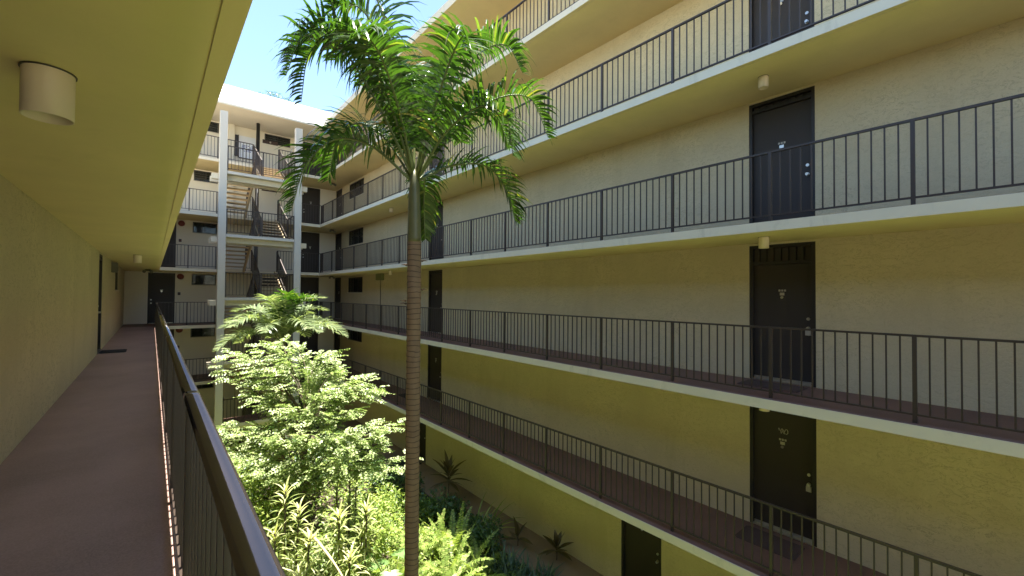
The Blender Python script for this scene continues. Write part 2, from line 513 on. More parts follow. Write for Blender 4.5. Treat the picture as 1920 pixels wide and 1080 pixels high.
def add_door(parent, axis, a, face, u0, u1, z0, z1, transom=0.0, lock_side=-1, style=0, label=None):
    fr = 0.055
    zt = z1 - transom
    d = wbox(MB(), axis, a, face, u0 + fr, u1 - fr, 0.075, 0.12, z0 + 0.015, zt - fr).build('door', M['door'], parent)
    if label:
        d['label'] = label
    f = MB()
    wbox(f, axis, a, face, u0 + 0.001, u0 + fr, 0.012, 0.13, z0 + 0.001, z1 - 0.001)
    wbox(f, axis, a, face, u1 - fr, u1 - 0.001, 0.012, 0.13, z0 + 0.001, z1 - 0.001)
    wbox(f, axis, a, face, u0 + fr, u1 - fr, 0.012, 0.13, z1 - fr, z1 - 0.001)
    if transom:
        wbox(f, axis, a, face, u0 + fr, u1 - fr, 0.020, 0.13, zt - fr, zt)
    f.build('door_frame', M['doorframe'], d)
    if transom:
        t = MB()
        wbox(t, axis, a, face, u0 + fr, u1 - fr, 0.10, 0.12, zt, z1 - fr)
        n = 8
        for i in range(n):
            uu = u0 + fr + (u1 - u0 - 2 * fr) * (i + 0.5) / n
            wbox(t, axis, a, face, uu - 0.042, uu + 0.042, 0.070, 0.10, zt + 0.004, z1 - fr - 0.004)
        t.build('transom_panel', M['door'], d)
    wbox(MB(), axis, a, face, u0 + fr, u1 - fr, -0.012, 0.075, z0 + 0.006, z0 + 0.022).build('threshold', M['steel'], d)
    uc = (u0 + u1) / 2
    lu = (u1 - fr - 0.07) if lock_side > 0 else (u0 + fr + 0.07)
    h = MB()
    def tb(pu, z, r, d0, d1):
        pa = (a - face * d0); pb = (a - face * d1)
        if axis == 'x':
            h.tube([(pa, pu, z), (pb, pu, z)], r, 12)
        else:
            h.tube([(pu, pa, z), (pu, pb, z)], r, 12)
    tb(lu, z0 + 0.98, 0.030, 0.075, 0.055); tb(lu, z0 + 0.98, 0.024, 0.055, 0.012)
    h.build('handle', M['steel'], d)
    h = MB()
    tb(lu, z0 + 1.14, 0.026, 0.075, 0.056)
    h.build('deadbolt', M['steel'], d)
    if style == 1:
        wbox(MB(), axis, a, face, lu - 0.04, lu + 0.04, 0.045, 0.076, z0 + 0.86, z0 + 0.95).build('lockbox', M['plate'], d)
    if style == 1:
        wbox(MB(), axis, a, face, u0 + fr + 0.004, u1 - fr - 0.004, 0.062, 0.075, z0 + 0.024, z0 + 0.066).build('door_sweep', M['steel'], d)
    if style == 1 and transom < 0.2:
        orn = MB()
        for q in range(3):
            pts = [(a - face * 0.068, uc - 0.06 + q * 0.05 + 0.025 * math.cos(tq * 0.9 + q), z0 + 1.78 + 0.045 * math.sin(tq * 0.9 + q * 2)) for tq in range(7)]
            orn.tube(pts if axis == 'x' else [(p_[1], p_[0], p_[2]) for p_ in pts], 0.006, 6)
        orn.build('door_ornament', M['plate'], d)
    np_ = MB()
    zp = z0 + 1.56
    for k in range(3):
        wbox(np_, axis, a, face, uc - 0.060 + k * 0.043, uc - 0.030 + k * 0.043, 0.068, 0.076, zp + 0.05, zp + 0.085)
    np_.build('number_plate', M['plate'], d)
    kn = MB()
    wbox(kn, axis, a, face, uc - 0.035, uc + 0.035, 0.066, 0.076, zp - 0.02, zp + 0.03)
    kn.tube([(a - face * 0.07, uc, zp - 0.05), (a - face * 0.045, uc, zp - 0.06)] if axis == 'x' else [(uc, a - face * 0.07, zp - 0.05), (uc, a - face * 0.045, zp - 0.06)], 0.022, 10)
    kn.build('knocker', M['steel'], d)
    return d

def add_window(parent, axis, a, face, u0, u1, z0, z1, curtain, panes=2, slats=0):
    fr = 0.035
    f = MB()
    wbox(f, axis, a, face, u0 + 0.001, u1 - 0.001, 0.03, 0.11, z0 + 0.001, z0 + fr)
    wbox(f, axis, a, face, u0 + 0.001, u1 - 0.001, 0.03, 0.11, z1 - fr, z1 - 0.001)
    wbox(f, axis, a, face, u0 + 0.001, u0 + fr, 0.03, 0.11, z0 + fr, z1 - fr)
    wbox(f, axis, a, face, u1 - fr, u1 - 0.001, 0.03, 0.11, z0 + fr, z1 - fr)
    w = f.build('window', M['winframe'], parent)
    wid = (u1 - u0 - 2 * fr) / panes
    for k in range(panes):
        p0 = u0 + fr + k * wid
        if k:
            wbox(MB(), axis, a, face, p0 - 0.015, p0 + 0.015, 0.04, 0.10, z0 + fr, z1 - fr).build('mullion', M['winframe'], w)
        if slats:
            for s_ in range(slats):
                zz = z0 + fr + (z1 - z0 - 2 * fr) * s_ / slats
                hh = (z1 - z0 - 2 * fr) / slats
                wbox(MB(), axis, a, face, p0 + 0.015, p0 + wid - 0.015, 0.052 + 0.004 * (s_ % 2), 0.058 + 0.004 * (s_ % 2), zz + 0.004, zz + hh - 0.004).build('louvre_pane', M['glass'], w)
        else:
            wbox(MB(), axis, a, face, p0 + 0.016, p0 + wid - 0.016, 0.06, 0.066, z0 + fr, z1 - fr).build('pane', M['glass'], w)
    wbox(MB(), axis, a, face, u0 + fr, u1 - fr, 0.14, 0.16, z0 + 0.01, z1 - 0.01).build('curtain', M[curtain], w)
    wbox(MB(), axis, a, face, u0 - 0.03, u1 + 0.03, -0.02, 0.03, z0 - 0.035, z0 - 0.001).build('window_sill', M['fascia'], w)
    return w

# ---- right wing
rw = thing('apartment_building', 'long yellow stucco apartment wing on the right with five stacked walkways', 'building', (XW, 8, 0))
rw_loc = Vector((XW, 8, 0))
def under(root, make):
    """build children in world coordinates, then shift them to the root's frame"""
    before = set(bpy.data.objects)
    make()
    for o in set(bpy.data.objects) - before:
        if o.parent is root:
            o.location = o.location - root.location
NEAR, MID, FAR = (2.15, 3.19), (14.16, 15.23), (25.62, 26.68)
RWIN = (22.25, 24.45)
def build_right():
    ops = []
    for k in range(1, 7):
        z = FZ(k)
        top = z + 2.46
        doors = [NEAR, MID, FAR] if k > 1 else [(4.97, 6.0), (15.3, 16.35), FAR]
        for d in doors:
            ops.append((d[0], d[1], z, top if k != 4 else top))
        ops.append((RWIN[0], RWIN[1], z + 1.58, z + 2.42))
    w = wall_mesh('x', XW, -1, Y0, YW + 0.2, -0.2, ROOF, ops)
    w.build('wall', M['stucco'], rw, fix=False)
    for k in range(1, 7):
        z = FZ(k)
        doors = [NEAR, MID, FAR] if k > 1 else [(4.97, 6.0), (15.3, 16.35), FAR]
        for i, d in enumerate(doors):
            tr_ = 0.30 if (k, i) in ((3, 0), (2, 0), (6, 0)) else (0.12 if i == 0 else 0.08)
            if (k, i) == (2, 0): tr_ = 0.10
            add_door(rw, 'x', XW, -1, d[0], d[1], z + 0.006, z + 2.46, tr_, -1, 1 if (k, i) in ((2, 0), (3, 0)) else 0)
        add_window(rw, 'x', XW, -1, RWIN[0], RWIN[1], z + 1.58, z + 2.42, 'curtain', 3)
        if k > 1:
            slab_parts(rw, XF, XW - 0.002, Y0, YW - 0.002, z, '-x')
    # roof
    mb = MB().box(6.883, 11.0, Y0, 23.965, ROOF, ROOF + 0.26)
    for i in (0,): mb.mi[0] = 1
    mb.build('roof', [M['fascia'], M['soffit']], rw)
    # the solid rest of the wing
    MB().box(XW + 0.35, 11.0, Y0, YW, -0.2, ROOF - 0.002).build('core', M['stucco'], rw)
Y0 = -16.0  # unseen run of the wings lengthened to close off light from behind
under(rw, build_right)

# ---- left wing
lw = thing('apartment_building', 'yellow stucco apartment wing at the left with the brown floored walkway under the low ceiling', 'building', (XL, 8, 0))
LROOF_LOWERED = FZ(5) - T  # unseen roof, set low to let skylight reach the right wing
def build_left():
    ops = []
    LW = (20.3, 22.4)
    for k in range(1, 5):
        z = FZ(k)
        for d in (NEAR, (14.35, 15.38)):
            ops.append((d[0], d[1], z, z + 2.46))
        ops.append((LW[0], LW[1], z + 1.58, z + 2.42))
    wall_mesh('x', XL, 1, Y0, YW - 0.003, -0.2, LROOF_LOWERED, ops).build('wall', M['stucco_left'], lw)
    for k in range(1, 5):
        z = FZ(k)
        for d in (NEAR, (14.35, 15.38)):
            add_door(lw, 'x', XL, 1, d[0], d[1], z + 0.006, z + 2.46, 0.08, 1)
        add_window(lw, 'x', XL, 1, LW[0], LW[1], z + 1.58, z + 2.42, 'curtain', 3)
        if k > 1:
            slab_parts(lw, XL + 0.002, XS, Y0, YB - 0.002, z, '+x', 'floor_near')
    mb = MB().box(-4.5, 0.30, Y0, YB - 0.002, LROOF_LOWERED, LROOF_LOWERED + 0.26); mb.mi[0] = 1
    mb.build('roof', [M['fascia'], M['soffit']], lw)
    MB().box(-4.5, XL - 0.35, Y0, YW, -0.2, LROOF_LOWERED - 0.002).build('core', M['stucco_left'], lw)
Y0 = -16.0
under(lw, build_left)

# ---- back wing
bw = thing('apartment_building', 'white roofed apartment wing closing the far end of the courtyard', 'building', (3.7, YW, 0))
BDL, BDR = (-0.15, 0.87), (6.58, 7.58)
BWL, BWR = (1.52, 2.53), (4.62, 5.92)
def build_back():
    ops = []
    for k in range(1, 7):
        z = FZ(k)
        for d in (BDL, BDR):
            ops.append((d[0], d[1], z, z + 2.46))
        ops.append((BWL[0], BWL[1], z + 1.90, z + 2.44))
        if k != 1:
            ops.append((BWR[0], BWR[1], z + 1.92, z + 2.44))
    wall_mesh('y', YW, -1, XL, XW - 0.003, -0.2, ROOF, ops).build('wall', M['whitewall'], bw)
    for k in range(1, 7):
        z = FZ(k)
        add_door(bw, 'y', YW, -1, BDL[0], BDL[1], z + 0.006, z + 2.46, 0.06, -1)
        add_door(bw, 'y', YW, -1, BDR[0], BDR[1], z + 0.006, z + 2.46, 0.06, -1)
        add_window(bw, 'y', YW, -1, BWL[0], BWL[1], z + 1.90, z + 2.44, 'curtain' if k > 4 else 'curtain_reflection', 2, 4 if k > 4 else 0)
        if k != 1:
            add_window(bw, 'y', YW, -1, BWR[0], BWR[1], z + 1.92, z + 2.44, 'curtain', 2, 4)
        if k > 1:
            slab_parts(bw, XL + 0.002, XF - 0.002, YB, YW - 0.002, z, '-y')
    mb = MB().box(-4.5, 11.0, 23.97, 30.0, ROOF, ROOF + 0.10); mb.mi[0] = 1
    mb.build('roof', [M['whitewall'], M['whitewall']], bw)
    r2 = MB().prism([(24.00, ROOF + 0.101), (24.70, ROOF + 1.226), (24.95, ROOF + 1.226), (24.95, ROOF + 0.101)], 'x', -4.5, 11.0)
    r2.build('parapet', M['white'], bw, fix=True)
    # pilaster that frames the recess behind the stair
    MB().box(2.95, 3.20, YW - 0.16, YW - 0.001, 0.0, ROOF - 0.003).build('pilaster', M['whitewall'], bw)
    MB().box(-4.5, 11.0, YW + 0.35, 30.0, -0.2, ROOF - 0.003).build('core', M['whitewall'], bw)
under(bw, build_back)

# ------------------------------------------------------------------ railings
RH = 1.069
BAL = MB().box(-0.0085, 0.0085, -0.0085, 0.0085, 0.112, RH - 0.028).mesh('baluster', M['rail'])
POST = MB().box(-0.021, 0.021, -0.021, 0.021, 0.002, RH - 0.028).mesh('post', M['rail'])
def railing(label, axis, a, u0, u1, z, first=0.79, step=1.575, per=12, group=None, fancy=False, name='railing'):
    """straight railing along y (axis 'y', at x=a) or along x (axis 'x', at y=a); local frame at its start"""
    t = thing(name, label, 'railing', (a, u0, z) if axis == 'y' else (u0, a, z), group)
    L = u1 - u0
    def bx(mb, p0, p1, w0, w1, z0, z1):
        if axis == 'y': mb.box(w0, w1, p0, p1, z0, z1)
        else: mb.box(p0, p1, w0, w1, z0, z1)
        return mb
    if fancy:
        prof = []
        for i in range(20):
            an = 2 * math.pi * i / 20
            ca, sa = math.cos(an), math.sin(an)
            prof.append((0.029 * math.copysign(abs(ca) ** 0.55, ca), RH - 0.019 + 0.019 * math.copysign(abs(sa) ** 0.6, sa)))
        MB().prism(prof, 'y', 0, L, smooth=True).build('top_rail', M['handrail'], t)
        n = 0
        yy = first + step - u0
        while yy < L:
            if yy > 0.4 and n % 2 == 0:
                pr = [(x * 1.015, RH - 0.019 + (q - RH + 0.019) * 1.02) for x, q in prof]
                MB().prism(pr, 'y', yy - 0.05, yy + 0.05, smooth=True).build('rail_sleeve', M['handrail'], t)
            n += 1; yy += step
    else:
        bx(MB(), 0, L, -0.022, 0.022, RH - 0.028, RH).build('top_rail', M['rail'], t)
    bx(MB(), 0, L, -0.016, 0.016, 0.090, 0.112).build('bottom_rail', M['rail'], t)
    k0 = math.ceil((u0 - first) / step)
    sp = step / per
    i = math.ceil((u0 + 0.03 - first) / sp)
    while first + i * sp < u1 - 0.03:
        u = first + i * sp - u0
        o = obj('post' if i % per == 0 else 'baluster', POST if i % per == 0 else BAL, t)
        o.location = (0, u, 0) if axis == 'y' else (u, 0, 0)
        i += 1
    # end posts
    for u in (0.0, L):
        o = obj('post', POST, t); o.location = (0, u, 0) if axis == 'y' else (u, 0, 0)
    return t
ORD = {2: 'lowest walkway of the right wing', 3: 'second walkway up of the right wing, just under eye level',
       4: 'third walkway up of the right wing, above eye level', 5: 'fourth walkway up of the right wing, behind the palm top',
       6: 'topmost walkway of the right wing under the roof'}
for k in range(2, 7):
    railing('brown metal railing, ' + ORD[k], 'y', XR, -4.0, YBR, FZ(k) + 0.006, group='walkway railings of the right wing')
railing('glossy brown handrail and railing close beside the viewer on the left walkway', 'y', XLR, -3.0, YBR, FZ(3) + 0.006, fancy=True)
BN = {2: 'lowest walkway', 3: 'walkway level with the viewer', 4: 'walkway one level above the viewer', 5: 'walkway two levels above the viewer', 6: 'topmost walkway'}
for k in range(2, 7):
    railing('thin railing left of the stair tower, ' + BN[k], 'x', YBR, XLR if k == 3 else XLR, 2.36, FZ(k) + 0.006, first=0.2, step=1.05, per=8, group='far walkway railings left of the stair')
    railing('short railing right of the stair tower, ' + BN[k], 'x', YBR, 4.92, XR, FZ(k) + 0.006, first=4.95, step=1.05, per=8, group='far walkway railings right of the stair')

# ------------------------------------------------------------------ stair tower
st = thing('stair_tower', 'open stair tower with two tall white columns in front of the far wing', 'stairs', (3.6, 21.2, 0))
SBAL = MB().box(-0.008, 0.008, -0.008, 0.008, 0.0, 0.92).mesh('baluster', M['rail'])
def build_stair():
    MB().box(2.04, 2.30, 21.08, 21.36, -0.1, 14.34).build('column', M['column'], st)
    MB().box(4.90, 5.17, 21.08, 21.36, -0.1, 14.34).build('column', M['column'], st)
    FL, FR = (2.42, 3.45), (3.80, 4.83)     # left flight (rises to the front), right flight (rises to the back)
    for k in range(1, 6):
        z0 = FZ(k); zl = z0 + H / 2; z1 = z0 + H
        mb = MB().box(2.31, 4.89, 21.10, 22.26, zl - 0.12, zl)
        mb.build('landing', M['column'], st)
        MB().box(2.33, 4.87, 21.13, 22.25, zl + 0.001, zl + 0.006).build('landing_floor', M['floor'], st)
        MB().box(1.81, 5.48, 21.38, 21.60, zl - 0.34, zl - 0.122).build('beam', M['fascia'], st)
        MB().box(1.81, 5.48, 22.02, 22.20, zl - 0.34, zl - 0.122).build('beam', M['fascia'], st)
        # flights
        for (x0, x1), (ya, yb), (za, zb) in ((FL, (24.52, 22.26), (z0, zl)), (FR, (22.26, 24.52), (zl, z1))):
            n = 8
            for i in range(1, n):
                y = ya + (yb - ya) * (i - 0.5) / n
                z = za + (zb - za) * i / n
                MB().box(x0 + 0.05, x1 - 0.05, y - 0.15, y + 0.15, z - 0.05, z).build('tread', M['stair'], st)
            for xs in (x0, x1 - 0.06):
                MB().prism([(ya, za - 0.20), (yb, zb - 0.24), (yb, zb + 0.01), (ya, za + 0.06)], 'x', xs, xs + 0.06).build('stringer', M['stair'], st, fix=True)
            for xs in ((x0 - 0.05, x1 + 0.05) if (x0, x1) == FR else (x1 + 0.05,)):
                r = MB()
                r.prism([(ya, za + 0.96), (yb, zb + 0.96), (yb, zb + 1.02), (ya, za + 1.02)], 'x', xs - 0.022, xs + 0.022)
                r.prism([(ya, za + 0.10), (yb, zb + 0.10), (yb, zb + 0.14), (ya, za + 0.14)], 'x', xs - 0.014, xs + 0.014)
                for (yy, zz) in ((ya, za), (yb, zb)):
                    r.box(xs - 0.02, xs + 0.02, yy - 0.02, yy + 0.02, zz - 0.05, zz + 1.0)
                sr = r.build('stair_railing', M['rail'], st, fix=True)
                nb = 17
                for i in range(1, nb):
                    f = i / nb
                    obj('baluster', SBAL, sr, (xs, ya + (yb - ya) * f, za + (zb - za) * f + 0.08))
        # landing railings: front and both ends
        r = MB()
        for zz, hh in ((1.03, 0.035), (0.09, 0.022)):
            r.box(2.31, 4.89, 21.13, 21.17, zl + zz, zl + zz + hh)
        for xp in (2.33, 3.62, 4.87):
            r.box(xp - 0.02, xp + 0.02, 21.13, 21.17, zl + 0.006, zl + 1.06)
        for xe in (2.35, 4.85):
            for zz, hh in ((1.03, 0.035), (0.09, 0.022)):
                r.box(xe - 0.018, xe + 0.018, 21.18, 22.25, zl + zz, zl + zz + hh)
            r.box(xe - 0.02, xe + 0.02, 22.21, 22.25, zl + 0.006, zl + 1.06)
        lr = r.build('landing_railing', M['rail'], st)
        n = 20
        for i in range(1, n):
            obj('baluster', SBAL, lr, (2.33 + 2.54 * i / n, 21.15, zl + 0.112))
        for xe in (2.35, 4.85):
            for i in range(1, 8):
                obj('baluster', SBAL, lr, (xe, 21.18 + 1.07 * i / 8, zl + 0.112))
    # back edge guard between the two flights on each walkway
    for k in range(2, 7):
        z = FZ(k) + 0.006
        r = MB()
        if k < 6:
            r.box(3.52, 3.74, YBR - 0.018, YBR + 0.018, z + 1.03, z + 1.065)
            r.box(3.52, 3.74, YBR - 0.014, YBR + 0.014, z + 0.09, z + 0.112)
        else:
            r.box(2.38, 3.74, YBR - 0.018, YBR + 0.018, z + 1.03, z + 1.065)
            r.box(2.38, 3.74, YBR - 0.014, YBR + 0.014, z + 0.09, z + 0.112)
        g_ = r.build('guard_railing', M['rail'], st)
        x = 3.56 if k < 6 else 2.44
        while x < 3.74:
            obj('baluster', SBAL, g_, (x, YBR, z + 0.112)); x += 0.13
under(st, build_stair)

p = MB().tube([(4.12, 25.6, 0), (4.12, 25.6, ROOF - 0.004)], 0.085, 14).build('standpipe', M['black'])
tag(p, 'dark round pipe running up the far wing behind the stair flights', 'pipe')

# ------------------------------------------------------------------ small fixtures
LAMP = MB()
for i in range(1):
    n = 32
    o = 0
    rad = [0.084, 0.084, 0.079, 0.079]
    zz = [0.0, -0.205, -0.205, -0.03]
    LAMP.v = [(r_ * math.cos(2 * math.pi * k / n), r_ * math.sin(2 * math.pi * k / n), z_) for r_, z_ in zip(rad, zz) for k in range(n)]
    for j in range(3):
        for k in range(n):
            LAMP.f.append((j * n + k, j * n + (k + 1) % n, (j + 1) * n + (k + 1) % n, (j + 1) * n + k)); LAMP.mi.append(0); LAMP.sm.append(j != 1)
    LAMP.f.append(tuple(3 * n + k for k in range(n))); LAMP.mi.append(0); LAMP.sm.append(False)
LAMP_ME = LAMP.mesh('lamp_shade', M['lamp'])
BULB_ME = MB().tube([(0, 0, -0.03), (0, 0, -0.07), (0, 0, -0.12), (0, 0, -0.15)], [0.02, 0.045, 0.05, 0.02], 12).mesh('bulb', M['board'])
BASE_ME = MB().tube([(0, 0, -0.0005), (0, 0, -0.006)], 0.09, 24).mesh('mounting_ring', M['winframe'])
def lamp(x, y, zc, label, s=1.0):
    t = thing('ceiling_lamp', label, 'ceiling lamp', (x, y, zc), 'cylinder ceiling lamps of the walkways')
    a = obj('lamp_shade', LAMP_ME, t, (0, 0, -0.003))
    a.scale = (s, s, s)
    b_ = obj('bulb', BULB_ME, t); b_.scale = (s, s, s)
    obj('mounting_ring', BASE_ME, t).scale = (s, s, 1)
    return t
lamp(-0.365, 2.76, FZ(4) - T, 'large looking cream cylinder lamp on the near ceiling at upper left')
lamp(-0.30, 14.95, FZ(4) - T, 'small cream cylinder lamp far along the ceiling of the left walkway')
RL = {3: 'at the top left of the lowest whole door', 4: 'in front of the louvred transom of the door level with the eye', 5: 'under the slab above the large door at upper right'}
for k in range(2, 8):
    zc = FZ(k) - T if k < 7 else ROOF
    lamp(7.62, 2.64, zc, 'cream cylinder lamp ' + RL.get(k, 'by the near door column, level %s' % {2: 'of the courtyard', 6: 'next to the top', 7: 'under the roof'}.get(k)), 0.88)
    lamp(7.62, 16.9, zc, 'small cream cylinder lamp behind the palm trunk, ceiling of ' + {2: 'the courtyard level', 3: 'the lowest walkway', 4: 'the walkway level with the viewer', 5: 'the walkway one above the viewer', 6: 'the walkway two above the viewer', 7: 'the topmost walkway'}[k], 0.88)

EM = MB().box(-0.09, 0.09, -0.05, 0.05, -0.06, -0.001)
EM2 = MB().tube([(-0.10, -0.03, -0.075), (-0.12, -0.10, -0.10)], [0.05, 0.06], 12)
EM3 = MB().tube([(0.10, -0.03, -0.075), (0.12, -0.10, -0.10)], [0.05, 0.06], 12)
e0 = EM.mesh('housing', M['black']); e1 = EM2.mesh('lamp_head', M['greybox']); e2 = EM3.mesh('lamp_head', M['greybox'])
for x, y, k, lb in ((7.75, 25.0, 6, 'highest of the dark twin spotlights at the far right corner'), (7.75, 25.0, 5, 'upper middle dark twin spotlight at the far right corner, above the eye'),
                    (7.75, 25.0, 4, 'dark twin spotlight at the far right corner, level with the eye'), (7.75, 25.0, 3, 'lowest dark twin spotlight at the far right corner'),
                    (-0.15, 24.2, 4, 'dark twin spotlight on the far end of the left walkway ceiling')):
    t = thing('twin_spotlight', lb, 'spotlight', (x, y, FZ(k) - T), 'twin emergency spotlights')
    obj('housing', e0, t); obj('lamp_head', e1, t); obj('lamp_head', e2, t)

BELL = MB().tube([(0, 0, 0), (0, -0.03, 0), (0, -0.06, 0), (0, -0.075, 0)], [0.14, 0.14, 0.10, 0.03], 24).mesh('fire_bell', M['red'])
BBOX = MB().box(-0.05, 0.05, 0, 0.035, -0.05, 0.05).mesh('back_box', M['black'])
for k, lb in ((4, 'round red fire bell one level above the viewer on the far wing'), (3, 'round red fire bell level with the viewer on the far wing'), (2, 'round red fire bell below the viewer on the far wing')):
    t = thing('fire_bell', lb, 'fire bell', (1.07, YW - 0.037, FZ(k) + 2.30), 'red fire bells of the far wing')
    obj('gong', BELL, t); obj('back_box', BBOX, t)
    p_ = thing('pull_station', lb.replace('round red fire bell', 'small black alarm box under the red bell').replace(' on the far wing', ''), 'alarm box', (1.03, YW, FZ(k) + 1.45), 'alarm boxes of the far wing')
    MB().box(-0.055, 0.055, -0.045, -0.001, -0.07, 0.07).build('housing', M['black'], p_)
    MB().box(-0.03, 0.03, -0.055, -0.045, -0.02, 0.01).build('lever', M['red'], p_)

for k in range(2, 7):
    t = thing('sign_board', 'brown floor sign board behind the stair, ' + BN[k], 'sign', (4.90, YW, FZ(k) + 1.98), 'floor sign boards behind the stair')
    MB().box(-0.38, 0.38, -0.03, -0.001, -0.10, 0.10).build('board', M['sign'], t)
    MB().box(-0.04, 0.04, -0.036, -0.030, -0.045, 0.045).build('emblem', M['plate'], t)
t = thing('notice_board', 'white notice board with blue print on the top walkway behind the stair', 'notice board', (3.80, YW, FZ(6) + 0.9))
MB().box(-0.39, 0.39, -0.04, -0.001, -0.05, 1.12).build('board', M['board'], t)
pr = MB()
for r_ in range(5):
    for c_ in range(6):
        if (r_ * 7 + c_ * 3) % 5:
            pr.box(-0.25 + c_ * 0.09, -0.18 + c_ * 0.09, -0.044, -0.040, 0.30 + r_ * 0.075, 0.345 + r_ * 0.075)
pr.build('poster_print', M['print'], t)
MB().box(-0.42, -0.39, -0.05, -0.001, -0.07, 1.14).build('frame_strip', M['sign'], t)
MB().box(-0.39, 0.39, -0.06, -0.001, -0.09, -0.05).build('ledge', M['sign'], t)
t = thing('dark_post', 'tall narrow dark post left of the white notice board', 'cabinet', (3.31, YW, FZ(6) + 0.9))  # the dark strip beside the board, taken as a post
MB().box(-0.07, 0.07, -0.12, -0.001, 0.0, 1.1).build('housing', M['sign'], t)
MB().box(-0.055, 0.055, -0.128, -0.12, 0.03, 1.07).build('post_face', M['black'], t)

t = thing('electrical_box', 'olive electrical box with a conduit on the right wing wall', 'electrical box', (XW, 19.85, FZ(3) + 2.34))
MB().box(-0.14, -0.001, -0.34, 0.34, -0.16, 0.17).build('housing', M['greenbox'], t)
MB().box(-0.15, -0.14, -0.30, 0.30, -0.13, 0.14).build('cover', M['greenbox'], t)
MB().tube([(-0.03, 0.0, -0.16), (-0.03, 0.0, -2.33)], 0.016, 8).build('conduit', M['greybox'], t)
t = thing('meter_box', 'grey box high on the left wing wall past the dark door', 'meter box', (XL, 18.6, FZ(3) + 2.28))
MB().box(0.001, 0.13, -0.28, 0.28, -0.14, 0.17).build('housing', M['greybox'], t)
MB().box(0.13, 0.14, -0.24, 0.24, -0.11, 0.14).build('cover', M['greybox'], t)
t = thing('wall_valve', 'white cupboard on the ground floor wall behind the bright tree', 'cupboard', (3.85, YW, 0.25))
MB().box(-0.42, 0.42, -0.3, -0.001, 0, 1.6).build('housing', M['column'], t)
for s_ in (-1, 1):
    MB().box(min(s_ * 0.01, s_ * 0.40), max(s_ * 0.01, s_ * 0.40), -0.32, -0.3, 0.05, 1.55).build('cupboard_door', M['whitewall'], t)
    MB().box(s_ * 0.06 - 0.012, s_ * 0.06 + 0.012, -0.345, -0.32, 0.7, 0.86).build('handle', M['black'], t)
t.name = 'utility_cupboard'

def doormat(x, y, z, sx, sy, label, mk='mat'):
    t = MB()
    t.box(-sx / 2, sx / 2, -sy / 2, sy / 2, 0.0015, 0.016)
    o = t.build('doormat', M[mk])
    o.location = (x, y, z)
    ed = MB()
    e = 0.03
    for (a_, b_, c_, d_) in ((-sx / 2, sx / 2, -sy / 2 - e, -sy / 2), (-sx / 2, sx / 2, sy / 2, sy / 2 + e), (-sx / 2 - e, -sx / 2, -sy / 2, sy / 2), (sx / 2, sx / 2 + e, -sy / 2, sy / 2)):
        ed.box(a_, b_, c_, d_, 0.001, 0.010)
    ed.build('rubber_edge', M[mk], o)
    tag(o, label, 'doormat', 'doormats')
doormat(-0.72, 14.78, FZ(3) + 0.006, 0.44, 0.62, 'dark doormat on the left walkway by the recessed door')
doormat(8.05, 2.72, FZ(2) + 0.006, 0.5, 0.85, 'dark doormat at the near door of the lowest walkway', 'mat_brown')
doormat(8.05, 2.68, FZ(3) + 0.006, 0.5, 0.85, 'dark doormat at the near door of the walkway level with the eye', 'mat_brown')
doormat(7.95, 15.8, 0.0, 0.8, 0.8, 'black square doormat at the courtyard door beside the palm trunk')
doormat(8.05, 16.0, FZ(2) + 0.006, 0.5, 0.85, 'dark doormat at the middle door of the lowest walkway')

# ------------------------------------------------------------------ planting
def arc(p0, d0, length, droop, n, curl=0.0):
    pts = [Vector(p0)]
    d = Vector(d0).normalized()
    s = length / n
    for i in range(n):
        d = (d + Vector((0, 0, -droop * s))).normalized()
        pts.append(pts[-1] + d * s)
    return pts

def catmull(P, n):
    P = [Vector(p) for p in P]
    P = [P[0] * 2 - P[1]] + P + [P[-1] * 2 - P[-2]]
    out = []
    segs = len(P) - 3
    for i in range(n + 1):
        t = i / n * segs
        k = min(int(t), segs - 1)
        f = t - k
        a, b_, c_, d_ = P[k:k + 4]
        out.append(0.5 * ((2 * b_) + (c_ - a) * f + (2 * a - 5 * b_ + 4 * c_ - d_) * f * f + (3 * b_ - a - 3 * c_ + d_) * f ** 3))
    return out

